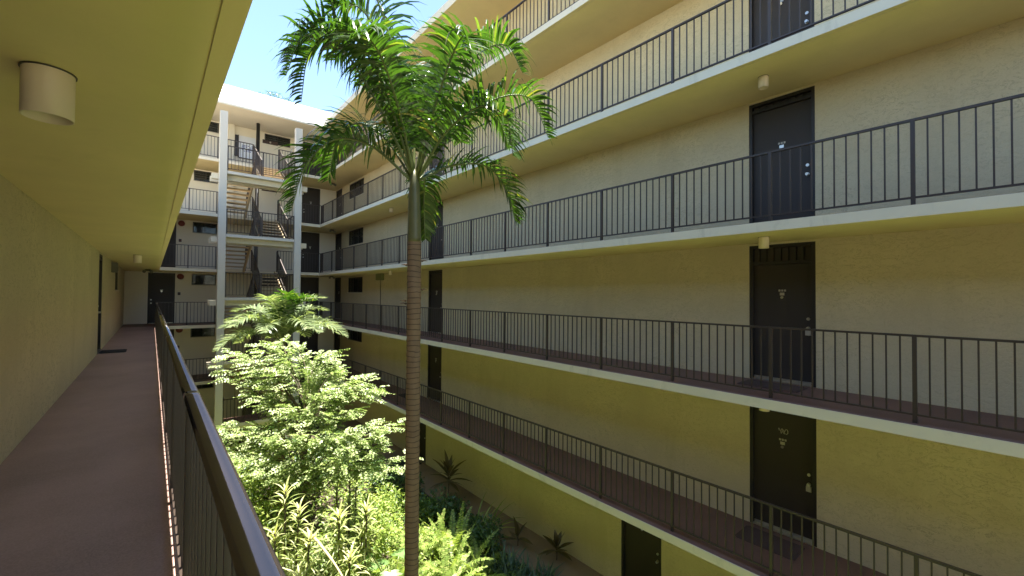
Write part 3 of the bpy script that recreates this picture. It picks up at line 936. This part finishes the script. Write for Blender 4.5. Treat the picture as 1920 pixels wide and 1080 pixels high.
def frond(parent, ctrl, rnd, leaf_mat, stem_mat, nleaf=46, Lmax=0.46, W=0.034, droop=2.2, vee=0.45, fwd=0.55, r0=0.022, start=0.16, name='frond', segs=5):
    pts = catmull(ctrl, 36)
    mb = MB()
    n = len(pts)
    mb.tube(pts[::2], [r0 * (1 - 0.85 * i / (n / 2)) for i in range(len(pts[::2]))], 6, 1)
    hv = pts[-1] - pts[0]; hv.z = 0
    if hv.length < 0.15:
        hv = pts[n // 2] - pts[0]; hv.z = 0
    hv = hv.normalized() if hv.length > 1e-4 else Vector((1, 0, 0))
    S0 = hv.cross(Vector((0, 0, 1))).normalized()
    for i in range(nleaf):
        f = start + (1 - start) * (i + 0.5) / nleaf
        x = f * (n - 1)
        k = min(int(x), n - 2)
        p = pts[k].lerp(pts[k + 1], x - k)
        Tn = (pts[min(k + 2, n - 1)] - pts[max(k - 1, 0)]).normalized()
        S = (S0 - Tn * S0.dot(Tn)).normalized()
        Nn = S.cross(Tn)
        prof = math.sin(math.pi * (0.16 + 0.80 * ((f - start) / (1 - start)) ** 0.85)) ** 0.7
        for sd in (-1, 1):
            L = Lmax * prof * rnd.uniform(0.72, 1.12)
            dr = droop * rnd.uniform(0.5, 1.6)
            ff = fwd + 0.7 * max(0, f - 0.6)
            d = (S * sd * rnd.uniform(0.72, 0.95) + Tn * (ff + rnd.uniform(-0.1, 0.12)) + Nn * (vee + rnd.uniform(-0.30, 0.26))).normalized()
            path = [p]
            s = L / segs
            wv = []
            dd = d
            for j in range(segs):
                dd = (dd + Vector((0, 0, -1)) * dr * s * (0.35 + 1.3 * j / segs)).normalized()
                path.append(path[-1] + dd * s)
            w0 = d.cross(Nn)
            w0 = (w0 if w0.length > 1e-3 else S).normalized()
            wd = W * rnd.uniform(0.8, 1.1) * (0.6 + 0.4 * prof)
            ws = [wd * 0.45, wd * 0.95, wd, wd * 0.85, wd * 0.5, wd * 0.06]
            if segs != 5:
                ws = [wd * math.sin(math.pi * (0.15 + 0.83 * j / segs)) for j in range(segs + 1)]
            mb.strip(path, w0, ws, 0)
    return mb.build(name, [leaf_mat, stem_mat], parent)

# the large palm in the middle; local frame: (r, up, d) = right of view, up, away
PR = Vector((math.cos(R(40.25)), -math.sin(R(40.25)), 0))
PD = Vector((math.sin(R(40.25)), math.cos(R(40.25)), 0))
palm = thing('palm_tree', 'tall palm with ringed brown trunk and green crown in the middle of the courtyard', 'palm tree', (2.98, 5.74, 0))
rnd = random.Random(3)
trk = MB()
hz = 7.60
pts, rad = [], []
nr = 150
for i in range(nr + 1):
    z = hz * i / nr
    f = z / hz
    pts.append(Vector((-0.075 * f, -0.10 * f, z)))
    ring = 0.0045 * (1 if i % 2 else -0.6) * rnd.uniform(0.3, 1.3)
    rad.append(0.101 - 0.002 * f + 0.05 * math.exp(-z * 2.2) + ring)
trk.tube(pts, rad, 22)
trunk = trk.build('trunk', M['trunk'], palm)
for zz, an in ((7.28, 0.4), (7.22, 2.9), (6.86, 0.2), (6.70, 3.3), (6.66, 3.0), (6.2, 1.0)):
    dirv = PR * math.cos(an) + PD * math.sin(an) * 0.3
    c0 = Vector((-0.073, -0.098, zz)) + dirv * 0.11
    MB().tube([c0, c0 + dirv * 0.04 + Vector((0, 0, 0.012)), c0 + dirv * 0.09 + Vector((0, 0, 0.005))], [0.018, 0.010, 0.003], 6).build('leaf_scar', M['trunk'], trunk)
cs = MB()
zz = [7.56, 7.62, 7.75, 8.0, 8.2, 8.38, 8.5, 8.62]
rr = [0.101, 0.097, 0.094, 0.088, 0.083, 0.072, 0.056, 0.014]
cs.tube([Vector((-0.075 - 0.004 * i, -0.10 - 0.003 * i, z)) for i, z in enumerate(zz)], rr, 20)
cs.build('crownshaft', M['crownshaft'], palm)
PX = 0.00777
C0 = Vector((-0.09, -0.115, 8.45))
def PF(plist, bend):
    """control points from offsets in view-plane units of 7.77 mm about the top of the shaft"""
    out = []
    for i, ((x, y), dd) in enumerate(zip(plist, bend)):
        out.append(C0 + PR * (x * PX) + Vector((0, 0, y * PX)) + PD * dd)
    return out
FR = [
    ([(-3, 5), (-70, 150), (-135, 250), (-178, 215), (-186, 120)], [0, -0.1, -0.2, -0.35, -0.45], 0.52),
    ([(-3, 5), (-50, 170), (-100, 275), (-145, 310), (-180, 262)], [0, 0.15, 0.3, 0.45, 0.5], 0.5),
    ([(0, 5), (-20, 160), (-55, 300), (-100, 360), (-150, 340)], [0, -0.2, -0.45, -0.7, -0.85], 0.48),
    ([(4, 5), (50, 125), (108, 215), (168, 236), (200, 178)], [0, -0.12, -0.2, -0.3, -0.4], 0.46),
    ([(5, 4), (66, 92), (140, 160), (215, 170), (252, 92)], [0, 0.1, 0.15, 0.2, 0.2], 0.44),
    ([(5, 2), (60, 75), (125, 112), (172, 80), (184, 10)], [0, -0.25, -0.5, -0.75, -0.9], 0.40),
    ([(6, 0), (70, 38), (135, 42), (175, -10), (190, -62)], [0, 0.2, 0.4, 0.5, 0.55], 0.40),
    ([(-5, 2), (-65, 90), (-130, 128), (-180, 95), (-200, 25)], [0, 0.2, 0.4, 0.6, 0.7], 0.42),
    ([(-6, 0), (-75, 58), (-135, 62), (-180, 10), (-200, -70)], [0, -0.15, -0.3, -0.4, -0.45], 0.44),
    ([(-2, 6), (-15, 100), (-28, 165), (-40, 175), (-48, 140)], [0, -0.35, -0.85, -1.25, -1.6], 0.46),
    ([(3, 6), (26, 105), (40, 170), (52, 180), (60, 150)], [0, 0.35, 0.85, 1.3, 1.65], 0.46),
    ([(2, 6), (18, 110), (36, 180), (48, 212), (55, 222)], [0, 0.05, 0.08, 0.1, 0.1], 0.24),
    ([(-3, 6), (-30, 110), (-62, 190), (-88, 205), (-110, 165)], [0, -0.3, -0.65, -1.0, -1.3], 0.46),
    ([(3, 6), (40, 110), (78, 190), (105, 200), (122, 150)], [0, -0.3, -0.6, -0.95, -1.25], 0.42),
    ([(-2, 6), (-8, 140), (-20, 235), (-45, 275), (-75, 262)], [0, 0.25, 0.55, 0.9, 1.2], 0.46),
    ([(-3, 5), (-60, 130), (-118, 215), (-158, 205), (-175, 130)], [0, -0.3, -0.6, -0.85, -1.0], 0.44),
    ([(-2, 5), (-40, 150), (-85, 255), (-122, 285), (-155, 255)], [0, 0.3, 0.65, 1.0, 1.2], 0.44),
    ([(-2, 5), (-30, 165), (-72, 275), (-108, 308), (-146, 290)], [0, -0.1, -0.2, -0.3, -0.35], 0.44),
    ([(4, 5), (55, 110), (105, 168), (148, 170), (176, 112)], [0, 0.3, 0.6, 0.9, 1.1], 0.40),
    ([(4, -4), (10, 22), (2, 8), (-2, -40), (0, -95)], [0.02, 0.3, 0.62, 0.75, 0.8], 0.30),
]
for i, (pl, bd, lm) in enumerate(FR):
    f_ = frond(palm, PF(pl, bd), rnd, M['palm_leaf'], M['frondstem'], nleaf=64, Lmax=lm * 1.55, W=0.043, fwd=0.40, droop=3.0 if i != 19 else 4.0, start=0.11, vee=0.75 if i < 5 else 0.55)

# smaller palm in front of the stair tower
palm2 = thing('palm_tree', 'smaller pale green palm in front of the far stair tower', 'palm tree', (2.95, 13.9, 0))
MB().tube([(0.02 * math.sin(z), 0, z) for z in np.linspace(0, 4.7, 40)], [0.10 + 0.006 * (i % 2) for i in range(40)], 14).build('trunk', M['trunk'], palm2)
MB().tube([(0, 0, 4.66), (0, 0, 5.0), (0, 0, 5.3), (0, 0, 5.5)], [0.105, 0.10, 0.08, 0.05], 14).build('crownshaft', M['crownshaft'], palm2)
rnd = random.Random(21)
for i in range(25):
    az = i * 2.399 + rnd.uniform(-0.2, 0.2)
    el = [1.38, 1.18, 1.0, 0.8, 0.55][i % 5] + rnd.uniform(-0.1, 0.1)
    L = rnd.uniform(1.75, 2.15)
    h = Vector((math.cos(az), math.sin(az), 0))
    base = Vector((0, 0, 5.35))
    pts = [base]
    d = (h * math.cos(el) + Vector((0, 0, 1)) * math.sin(el)).normalized()
    for j in range(4):
        pts.append(pts[-1] + d * L / 4)
        d = (d + h * 0.12 + Vector((0, 0, -0.36 - 0.12 * j))).normalized()
    frond(palm2, pts, rnd, M['palm_leaf'] if el > 1.42 else M['palm_leaf_pale'], M['frondstem'], nleaf=48, Lmax=0.56, W=0.046, droop=2.0, vee=0.45, r0=0.018)
# palm showing over the far roof
palm3 = thing('palm_tree', 'palm top just showing above the white roof of the far wing', 'palm tree', (9.1, 50.0, 0))
MB().tube([(0, 0, 0), (0.2, 0, 14), (0.3, 0, 26.4)], [0.2, 0.16, 0.12], 10).build('trunk', M['trunk'], palm3)
for i in range(9):
    az = i * 2.399
    h = Vector((math.cos(az), math.sin(az), 0))
    b0 = Vector((0.3, 0, 26.4))
    frond(palm3, [b0, b0 + h * 0.7 + Vector((0, 0, 0.7)), b0 + h * 1.5 + Vector((0, 0, 0.8)), b0 + h * 2.1 + Vector((0, 0, 0.1))], rnd, M['palm_leaf'], M['frondstem'], nleaf=18, Lmax=0.6, W=0.06, segs=3)

# bright small-leaved tree
tree = thing('tree', 'bright pale green small leaved tree filling the middle of the courtyard bed', 'tree', (2.75, 10.6, 0))
def build_tree():
    rnd = random.Random(5)
    C, Dv, Nv, Ls, Ws = [], [], [], [], []
    br = MB()
    root = Vector((2.7, 10.3, 0))
    def sprig(p, d, n):
        """flat pinnate sprig"""
        up = Vector((rnd.uniform(-.75, .75), rnd.uniform(-.75, .75), 1)).normalized()
        d = Vector(d).normalized()
        side = d.cross(up).normalized()
        nn = side.cross(d)
        for i in range(n):
            f = (i + 0.5) / n
            q = p + d * (0.30 * f) + Vector((0, 0, -0.05 * f * f))
            for s in (-1, 1):
                ld = side * s * 0.85 + d * 0.5 + Vector((rnd.uniform(-.2, .2), rnd.uniform(-.2, .2), rnd.uniform(-.3, .12)))
                C.append(q); Dv.append(ld); Nv.append(nn + Vector((rnd.uniform(-.3, .3), rnd.uniform(-.3, .3), 0)))
                l = rnd.uniform(0.058, 0.098) * (1 - 0.25 * f)
                Ls.append(l); Ws.append(l * 0.68)
    tips = [(1.6, 12.57, 5.25), (2.17, 11.83, 5.42), (2.42, 11.35, 5.58), (2.66, 10.88, 5.42), (2.95, 10.64, 5.17), (3.24, 10.4, 4.92), (3.26, 10.9, 5.26),
            (3.5, 10.06, 4.76), (3.84, 9.64, 4.53), (3.37, 10.04, 4.53), (2.75, 10.3, 4.75), (2.38, 10.61, 4.99), (2.19, 11.3, 4.76), (2.82, 11.54, 4.93),
            (2.87, 9.93, 4.56), (1.53, 12.38, 4.87), (2.05, 11.42, 4.38), (1.89, 12.2, 5.18), (3.64, 9.94, 4.67), (2.21, 10.77, 4.26), (2.47, 10.02, 4.26),
            (2.82, 9.73, 4.15), (3.33, 9.56, 4.15), (3.57, 9.23, 3.89), (3.84, 8.87, 3.87), (3.94, 8.54, 3.22), (3.67, 8.89, 3.5), (3.29, 9.08, 3.64),
            (2.91, 9.27, 3.79), (2.54, 9.45, 3.82), (2.23, 9.85, 3.78), (1.95, 10.48, 3.77), (1.66, 11.24, 3.74), (1.42, 11.71, 3.67), (1.33, 11.4, 3.39),
            (1.52, 10.85, 3.27), (1.81, 10.21, 3.28), (3.52, 8.77, 3.07), (3.05, 9.03, 3.27), (2.68, 9.21, 3.31), (2.35, 9.49, 3.31), (2.02, 9.77, 3.14),
            (2.58, 12.03, 4.29), (3.25, 11.21, 3.94), (2.8, 11.34, 3.54), (3.62, 10.38, 3.35), (2.03, 12.13, 3.1), (3.57, 11.44, 4.73), (2.83, 11.03, 4.37),
            (2.54, 11.02, 3.97)]
    br.tube([root, root + Vector((0.05, 0.0, 1.2)), root + Vector((-0.05, 0.05, 2.4)), root + Vector((0.0, 0.1, 3.6)), root + Vector((0.05, 0.15, 4.9))], [0.085, 0.07, 0.055, 0.04, 0.018], 8)
    for tp in tips:
        tp = Vector(tp)
        z0 = max(0.7, min(4.4, tp.z - rnd.uniform(0.7, 1.5)))
        b0 = root + Vector((0, 0.05, z0))
        mid = b0.lerp(tp, 0.55) + Vector((rnd.uniform(-.12, .12), rnd.uniform(-.12, .12), 0.22))
        path = catmull([b0, mid, tp], 8)
        br.tube(path, [0.019 * (1 - 0.85 * j / 8) for j in range(9)], 5)
        ax = (tp - b0); ax.z *= 0.2; ax.normalize()
        sd = ax.cross(Vector((0, 0, 1))).normalized()
        for j in range(3, 9):
            for q in range(7 if j < 8 else 10):
                a = rnd.uniform(-1.35, 1.35)
                d = ax * math.cos(a) + sd * math.sin(a) + Vector((0, 0, rnd.uniform(-.25, .2)))
                p = path[j] + d * rnd.uniform(0.0, 0.34) + Vector((0, 0, rnd.uniform(-.10, .08)))
                sprig(p, d, rnd.choice((5, 6, 7)))
    br.build('trunk', M['bark'], tree)
    obj('crown', leaves_mesh('crown', M['tree_leaf'], C, Dv, Nv, Ls, Ws), tree)
under(tree, build_tree)

def shrub(name, label, cat, x, y, rx, ry, z0, z1, n, leaf, mname, seed, group=None, wr=0.5):
    t = thing(name, label, cat, (x, y, 0), group)
    rg = np.random.default_rng(seed)
    nb = 26
    cl = rg.normal(size=(nb, 3)); cl /= np.linalg.norm(cl, axis=1, keepdims=True)
    cl[:, 2] = np.abs(cl[:, 2])
    cc = cl * np.array([rx, ry, (z1 - z0)]) * rg.uniform(0.55, 0.95, (nb, 1))
    br_ = rg.uniform(0.22, 0.40, nb) * min(rx, ry) * 1.1
    k = rg.integers(0, nb, n)
    dv = rg.normal(size=(n, 3)); dv /= np.linalg.norm(dv, axis=1, keepdims=True)
    p = cc[k] + dv * br_[k][:, None] * (rg.uniform(0.35, 1.0, (n, 1)) ** 0.5)
    p[:, 2] = np.maximum(p[:, 2] + z0, 0.05)
    d = dv + rg.normal(size=(n, 3)) * 0.6 + np.array([0, 0, -0.15])
    nrm = dv * 0.5 + np.array([0, 0, 0.9]) + rg.normal(size=(n, 3)) * 0.35
    L = leaf * rg.uniform(0.7, 1.25, n)
    obj('foliage', leaves_mesh('foliage', M[mname], p, d, nrm, L, L * wr), t)
    b_ = MB()
    rr_ = random.Random(seed)
    for i in range(7):
        q = cc[i]
        b_.tube([(rr_.uniform(-.08, .08), rr_.uniform(-.08, .08), 0), (q[0] * 0.4, q[1] * 0.4, z0 + q[2] * 0.5), (q[0] * 0.9, q[1] * 0.9, z0 + q[2] * 0.9)], [0.022, 0.014, 0.005], 5)
    b_.build('stem', M['bark'], t)
    return t
SH = [
    ('mounded green shrub at the left below the bright tree', 1.35, 10.1, 1.15, 1.15, 0.9, 3.35, 3400, 0.085, 'bush_leaf'),
    ('fresh green leafy shrub close under the near handrail', 0.95, 8.5, 0.8, 0.9, 0.5, 2.75, 2500, 0.10, 'bush_leaf'),
    ('yellow green shrub in the sun left of the palm trunk', 4.4, 10.6, 1.0, 0.9, 0.3, 1.7, 2300, 0.095, 'bush_leaf'),
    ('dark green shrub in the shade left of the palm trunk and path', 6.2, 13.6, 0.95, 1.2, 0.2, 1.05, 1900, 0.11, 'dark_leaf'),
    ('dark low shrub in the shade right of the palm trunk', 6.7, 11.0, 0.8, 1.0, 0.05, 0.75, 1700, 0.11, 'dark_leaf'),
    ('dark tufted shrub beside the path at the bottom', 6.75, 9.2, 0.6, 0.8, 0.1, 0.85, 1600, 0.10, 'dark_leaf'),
    ('leafy shrub at the foot of the far column', 1.9, 16.5, 1.1, 1.4, 0.2, 1.6, 2000, 0.12, 'bush_leaf'),
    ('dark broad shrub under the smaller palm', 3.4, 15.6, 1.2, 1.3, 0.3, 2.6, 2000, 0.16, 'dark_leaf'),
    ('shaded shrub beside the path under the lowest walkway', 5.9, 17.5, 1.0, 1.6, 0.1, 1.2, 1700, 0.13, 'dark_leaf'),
    ('pale shrub in front of the bright tree trunk', 2.5, 8.75, 0.85, 0.6, 0.5, 2.35, 1900, 0.085, 'tree_leaf'),
    ('pale sunlit shrub at the bottom edge between the dracaenas', 2.35, 7.2, 0.7, 0.6, 0.3, 1.75, 2300, 0.085, 'tree_leaf'),
    ('green shrub in the bottom left corner of the bed', 1.25, 6.6, 0.8, 0.8, 0.2, 1.9, 1700, 0.11, 'bush_leaf'),
    ('bright green shrub right of the fern clumps', 5.0, 12.0, 0.9, 0.9, 0.2, 1.35, 1800, 0.09, 'bush_leaf'),
]
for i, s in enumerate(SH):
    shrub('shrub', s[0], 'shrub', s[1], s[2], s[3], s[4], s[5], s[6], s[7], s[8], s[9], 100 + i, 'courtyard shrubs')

def strap(mb, p, d, L, W, droop, rnd, segs=6, mi=0):
    pts = arc(p, d, L, droop, segs)
    dv = Vector(d)
    w = dv.cross(Vector((0, 0, 1)))
    w = w.normalized() if w.length > 1e-3 else Vector((1, 0, 0))
    nv = w.cross(dv).normalized()
    ws = [W * (0.55 + 0.45 * math.sin(math.pi * min(1, j / segs * 1.15))) * (1 - (j / segs) ** 4) + 0.001 for j in range(segs + 1)]
    mb.strip(pts, w, ws, mi, 0.35, nv)

def dracaena(x, y, stems, label, seed, mname='strap_leaf', L=0.29, W=0.027):
    rnd = random.Random(seed)
    t = thing('dracaena', label, 'dracaena', (x, y, 0), 'dracaenas of the courtyard bed')
    sm = MB()
    for (dx, dy, h) in stems:
        top = Vector((dx, dy, h))
        base = Vector((dx * 0.3, dy * 0.3, 0))
        path = catmull([base, base.lerp(top, 0.5) + Vector((dx * 0.1, dy * 0.1, 0)), top], 12)
        sm.tube(path, [0.024 * (1 - 0.4 * j / 12) for j in range(13)], 7)
        lf = MB()
        n = 115
        for i in range(n):
            f = 0.42 + 0.58 * (i / n)
            k = f * 12
            q = path[min(int(k), 11)].lerp(path[min(int(k) + 1, 12)], k - int(k))
            a = i * 2.399
            el = -0.25 + 1.5 * ((f - 0.42) / 0.58) ** 2.2 + rnd.uniform(-0.12, 0.12)
            d = Vector((math.cos(a) * math.cos(el), math.sin(a) * math.cos(el), math.sin(el)))
            strap(lf, q, d, L * rnd.uniform(0.75, 1.1), W * rnd.uniform(0.95, 1.3), rnd.uniform(2.4, 4.8), rnd)
        lf.build('leaf_rosette', M[mname], t)
    sm.build('stem', M['bark'], t)
    return t
dracaena(1.85, 8.3, [(0, 0, 3.35), (0.25, 0.1, 2.9), (-0.2, -0.2, 2.75), (0.35, -0.25, 2.5), (-0.3, 0.25, 2.3)], 'pale many leaved dracaena at the left of the bed below the bright tree', 31, L=0.32, W=0.028)
dracaena(2.68, 8.0, [(0, 0, 2.75), (0.1, -0.3, 2.1)], 'single starry dracaena rosette left of the palm trunk', 32, L=0.36, W=0.032)
dracaena(3.12, 7.95, [(0.05, 0.0, 2.75), (0.0, 0.1, 2.3), (-0.1, -0.1, 1.8)], 'tall dark stemmed dracaena just left of the palm trunk', 33, L=0.29, W=0.030)
dracaena(3.35, 9.35, [(0, 0, 2.95), (0.2, 0.15, 2.7), (-0.25, 0.1, 2.6), (-0.1, -0.2, 2.4), (0.3, -0.2, 2.3), (0.1, -0.35, 2.0)], 'bushy fine leaved dracaena under the right side of the bright tree', 34, 'tree_leaf', 0.24, 0.024)
dracaena(1.75, 6.9, [(0, 0, 2.6), (-0.3, 0.1, 2.2), (0.2, -0.2, 2.0)], 'pale dracaena at the bottom edge left of the fallen stalk', 35)

def fern(x, y, h, n, label, seed, spread=0.45):
    rnd = random.Random(seed)
    t = thing('fern', label, 'fern', (x, y, 0), 'sword ferns of the courtyard bed')
    for i in range(n):
        a = i * 2.399 + rnd.uniform(-.3, .3)
        el = rnd.uniform(0.75, 1.4)
        d = Vector((math.cos(a) * math.cos(el), math.sin(a) * math.cos(el), math.sin(el)))
        L = 1.15 * h * rnd.uniform(0.75, 1.15)
        b0 = Vector((rnd.uniform(-.12, .12), rnd.uniform(-.12, .12), 0.02))
        pts = arc(b0, d, L, rnd.uniform(0.5, 1.3), 4)
        frond(t, pts, rnd, M['fern_leaf'], M['frondstem'], nleaf=34, Lmax=0.125, W=0.036, droop=1.0, vee=0.1, fwd=0.2, r0=0.006, start=0.12, segs=3)
    return t
for i, (x, y, h, n, lb) in enumerate([
        (5.1, 10.1, 1.35, 11, 'tall sword fern just behind the palm trunk'), (5.55, 9.7, 1.25, 11, 'sword fern with upright tips right of the palm trunk'),
        (6.15, 9.6, 1.2, 9, 'sword fern at the edge of the shade right of the trunk'), (5.5, 8.6, 1.2, 11, 'arching sword fern at the bottom right of the bed'),
        (4.6, 9.2, 1.2, 11, 'sword fern in full sun behind the large split leaf'), (4.9, 8.1, 1.1, 10, 'sword fern at the bottom edge right of the trunk'),
        (2.2, 8.2, 1.2, 10, 'sword fern left of the fallen stalk'), (3.3, 7.6, 1.1, 10, 'sword fern at the bottom edge left of the trunk'),
        (4.1, 9.9, 1.2, 10, 'sword fern between the dracaena and the trunk'), (6.0, 8.3, 1.0, 9, 'low sword fern beside the blue green lilies'),
        (4.2, 7.5, 1.3, 11, 'broad sword fern at the bottom just right of the trunk'), (4.4, 8.8, 1.35, 11, 'tall sword fern behind the palm trunk foot'), (5.9, 9.2, 1.3, 10, 'sword fern reaching into the shade edge')]):
    fern(x, y, h, n, lb, 50 + i)

# monstera
mon = thing('monstera', 'large split leaved monstera at the foot of the palm trunk', 'monstera', (3.55, 7.75, 0))
rnd = random.Random(9)
for i, (a, el, hgt, sz) in enumerate([(2.6, 0.25, 1.45, 0.42), (4.3, 0.1, 1.25, 0.40), (0.6, 0.3, 1.15, 0.36), (5.4, -0.1, 1.0, 0.38), (3.5, 0.2, 0.9, 0.34), (1.6, 0.3, 1.0, 0.34)]):
    lf = MB()
    hgt += 0.45
    h = Vector((math.cos(a), math.sin(a), 0))
    tip0 = h * 0.35 + Vector((0, 0, hgt))
    lf.tube(catmull([Vector((0, 0, 0.02)), h * 0.1 + Vector((0, 0, hgt * 0.7)), tip0], 8), 0.011, 6, 1)
    d = (h * 0.8 + Vector((0, 0, -0.45 + el))).normalized()
    s = d.cross(Vector((0, 0, 1))).normalized(); nn = s.cross(d)
    # central blade then fingers each side
    mid = [tip0 + d * (sz * f) for f in (0, .25, .5, .75, 1.0)]
    lf.strip(mid, s, [sz * 0.35, sz * 0.42, sz * 0.36, sz * 0.22, 0.01])
    for k in range(7):
        f = k / 7
        for sd in (-1, 1):
            b0 = tip0 + d * (sz * f * 0.92) + s * sd * sz * 0.08
            dd = (s * sd * (1.0 - 0.45 * f) + d * (-0.25 + 0.95 * f)).normalized()
            l = sz * 0.72 * math.sin(math.pi * (0.28 + 0.55 * (1 - f)))
            pth = arc(b0, dd, l, 1.3, 4)
            w_ = dd.cross(nn).normalized()
            lf.strip(pth, w_, [0.055, 0.066, 0.062, 0.045, 0.008])
    lf.build('leaf', [M['monstera_leaf'], M['frondstem']], mon)

def ti_plant(x, y, h, n, L, label, seed):
    rnd = random.Random(seed)
    t = thing('ti_plant', label, 'ti plant', (x, y, 0), 'bronze ti plants by the right wall')
    MB().tube([(0, 0, 0), (0.02, 0.01, h * 0.6), (0, 0, h)], [0.018, 0.015, 0.012], 7).build('stem', M['bark'], t)
    for i in range(n):
        lf = MB()
        f = i / max(1, n - 1)
        a = i * 2.399
        el = -0.1 + 1.45 * f
        d = Vector((math.cos(a) * math.cos(el), math.sin(a) * math.cos(el), math.sin(el)))
        b0 = Vector((0, 0, h * (0.62 + 0.38 * f)))
        pts = arc(b0, d, L * rnd.uniform(0.8, 1.1), 0.8, 6)
        w = d.cross(Vector((0, 0, 1)))
        w = w.normalized() if w.length > 0.05 else Vector((math.sin(a), -math.cos(a), 0))
        nv = w.cross(d).normalized()
        lf.strip(pts, w, [0.03, 0.07, 0.125, 0.14, 0.115, 0.065, 0.004], 0, 0.3, nv)
        lf.build('leaf', M['ti_leaf'], t)
    return t
ti_plant(7.62, 12.2, 0.85, 20, 0.78, 'tall bronze ti plant standing right of the palm trunk against the yellow wall', 71)
ti_plant(7.68, 8.75, 0.25, 7, 0.52, 'smallest bronze ti sprout on the bare path edge', 72)
ti_plant(8.05, 7.65, 0.32, 12, 0.52, 'low bronze ti plant nearest the dark courtyard door', 73)
ti_plant(6.95, 16.6, 0.5, 9, 0.4, 'bronze ti plant half hidden left of the palm trunk', 74)

def lily(x, y, n, L, label, seed, mname='lily_leaf'):
    rnd = random.Random(seed)
    t = thing('lily_clump', label, 'lily clump', (x, y, 0), 'strap leaved lily clumps')
    lf = MB()
    for i in range(n):
        a = rnd.uniform(0, 6.283); el = rnd.uniform(0.45, 1.4)
        d = Vector((math.cos(a) * math.cos(el), math.sin(a) * math.cos(el), math.sin(el)))
        strap(lf, Vector((rnd.uniform(-.3, .3), rnd.uniform(-.3, .3), 0.0)), d, L * rnd.uniform(0.7, 1.15), 0.045, 1.2, rnd)
    lf.build('leaf_tuft', M[mname], t)
    return t
lily(6.75, 8.05, 70, 0.62, 'blue green lily clump at the bottom right of the bed', 81)
lily(7.05, 7.35, 60, 0.60, 'blue green lily clump nearest the bottom edge by the path', 82)
lily(6.4, 7.5, 60, 0.62, 'blue green lily clump beside the ferns at the bottom', 83)
lily(7.3, 9.75, 22, 1.15, 'thin upright wispy green tuft beside the path', 84, 'bush_leaf')
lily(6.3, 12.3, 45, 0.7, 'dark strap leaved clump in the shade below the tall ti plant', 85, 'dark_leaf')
# fallen stalk
o = MB().tube(catmull([(2.2, 8.35, 2.55), (2.33, 7.8, 2.4), (2.45, 7.3, 2.2), (2.55, 6.9, 1.9)], 14), [0.022] * 8 + [0.016] * 7, 6).build('fallen_stalk', M['dead'])
tag(o, 'dry pale palm stalk lying slanted across the plants', 'stalk')

# low planting that covers the bed
def ground_cover():
    rg = np.random.default_rng(77)
    n = 52000
    x = rg.uniform(0.35, 7.2, n); y = rg.uniform(-15.5, 23.4, n)
    keep = ~((x > 1.8) & (y > 21))
    x, y = x[keep], y[keep]
    n = len(x)
    hgt = 0.16 + 0.20 * np.sin(x * 2.3 + 1) * np.cos(y * 1.9) + 0.16 * np.sin(x * 5.1 + y * 3.3)
    hgt = np.clip(hgt, 0.04, 0.6) * np.clip((7.25 - x) / 0.8, 0.15, 1)
    hgt = hgt + np.where(y < 4.5, 0.25, 0.0)  # near end, out of view, raised to bounce more green light
    z = hgt * rg.uniform(0.2, 1.0, n)
    a = rg.uniform(0, 6.283, n)
    d = np.stack([np.cos(a), np.sin(a), rg.uniform(-0.5, 0.7, n)], 1)
    nr_ = np.stack([rg.normal(0, .4, n), rg.normal(0, .4, n), np.ones(n)], 1)
    L = rg.uniform(0.08, 0.20, n) * np.where(y < 4.5, 1.35, 1.0)
    o = obj('ground_cover', leaves_mesh('ground_cover', M['bush_leaf'], np.stack([x, y, z], 1), d, nr_, L, L * 0.42))
    o['kind'] = 'stuff'
    o['label'] = 'low green leaves covering the courtyard bed'
ground_cover()
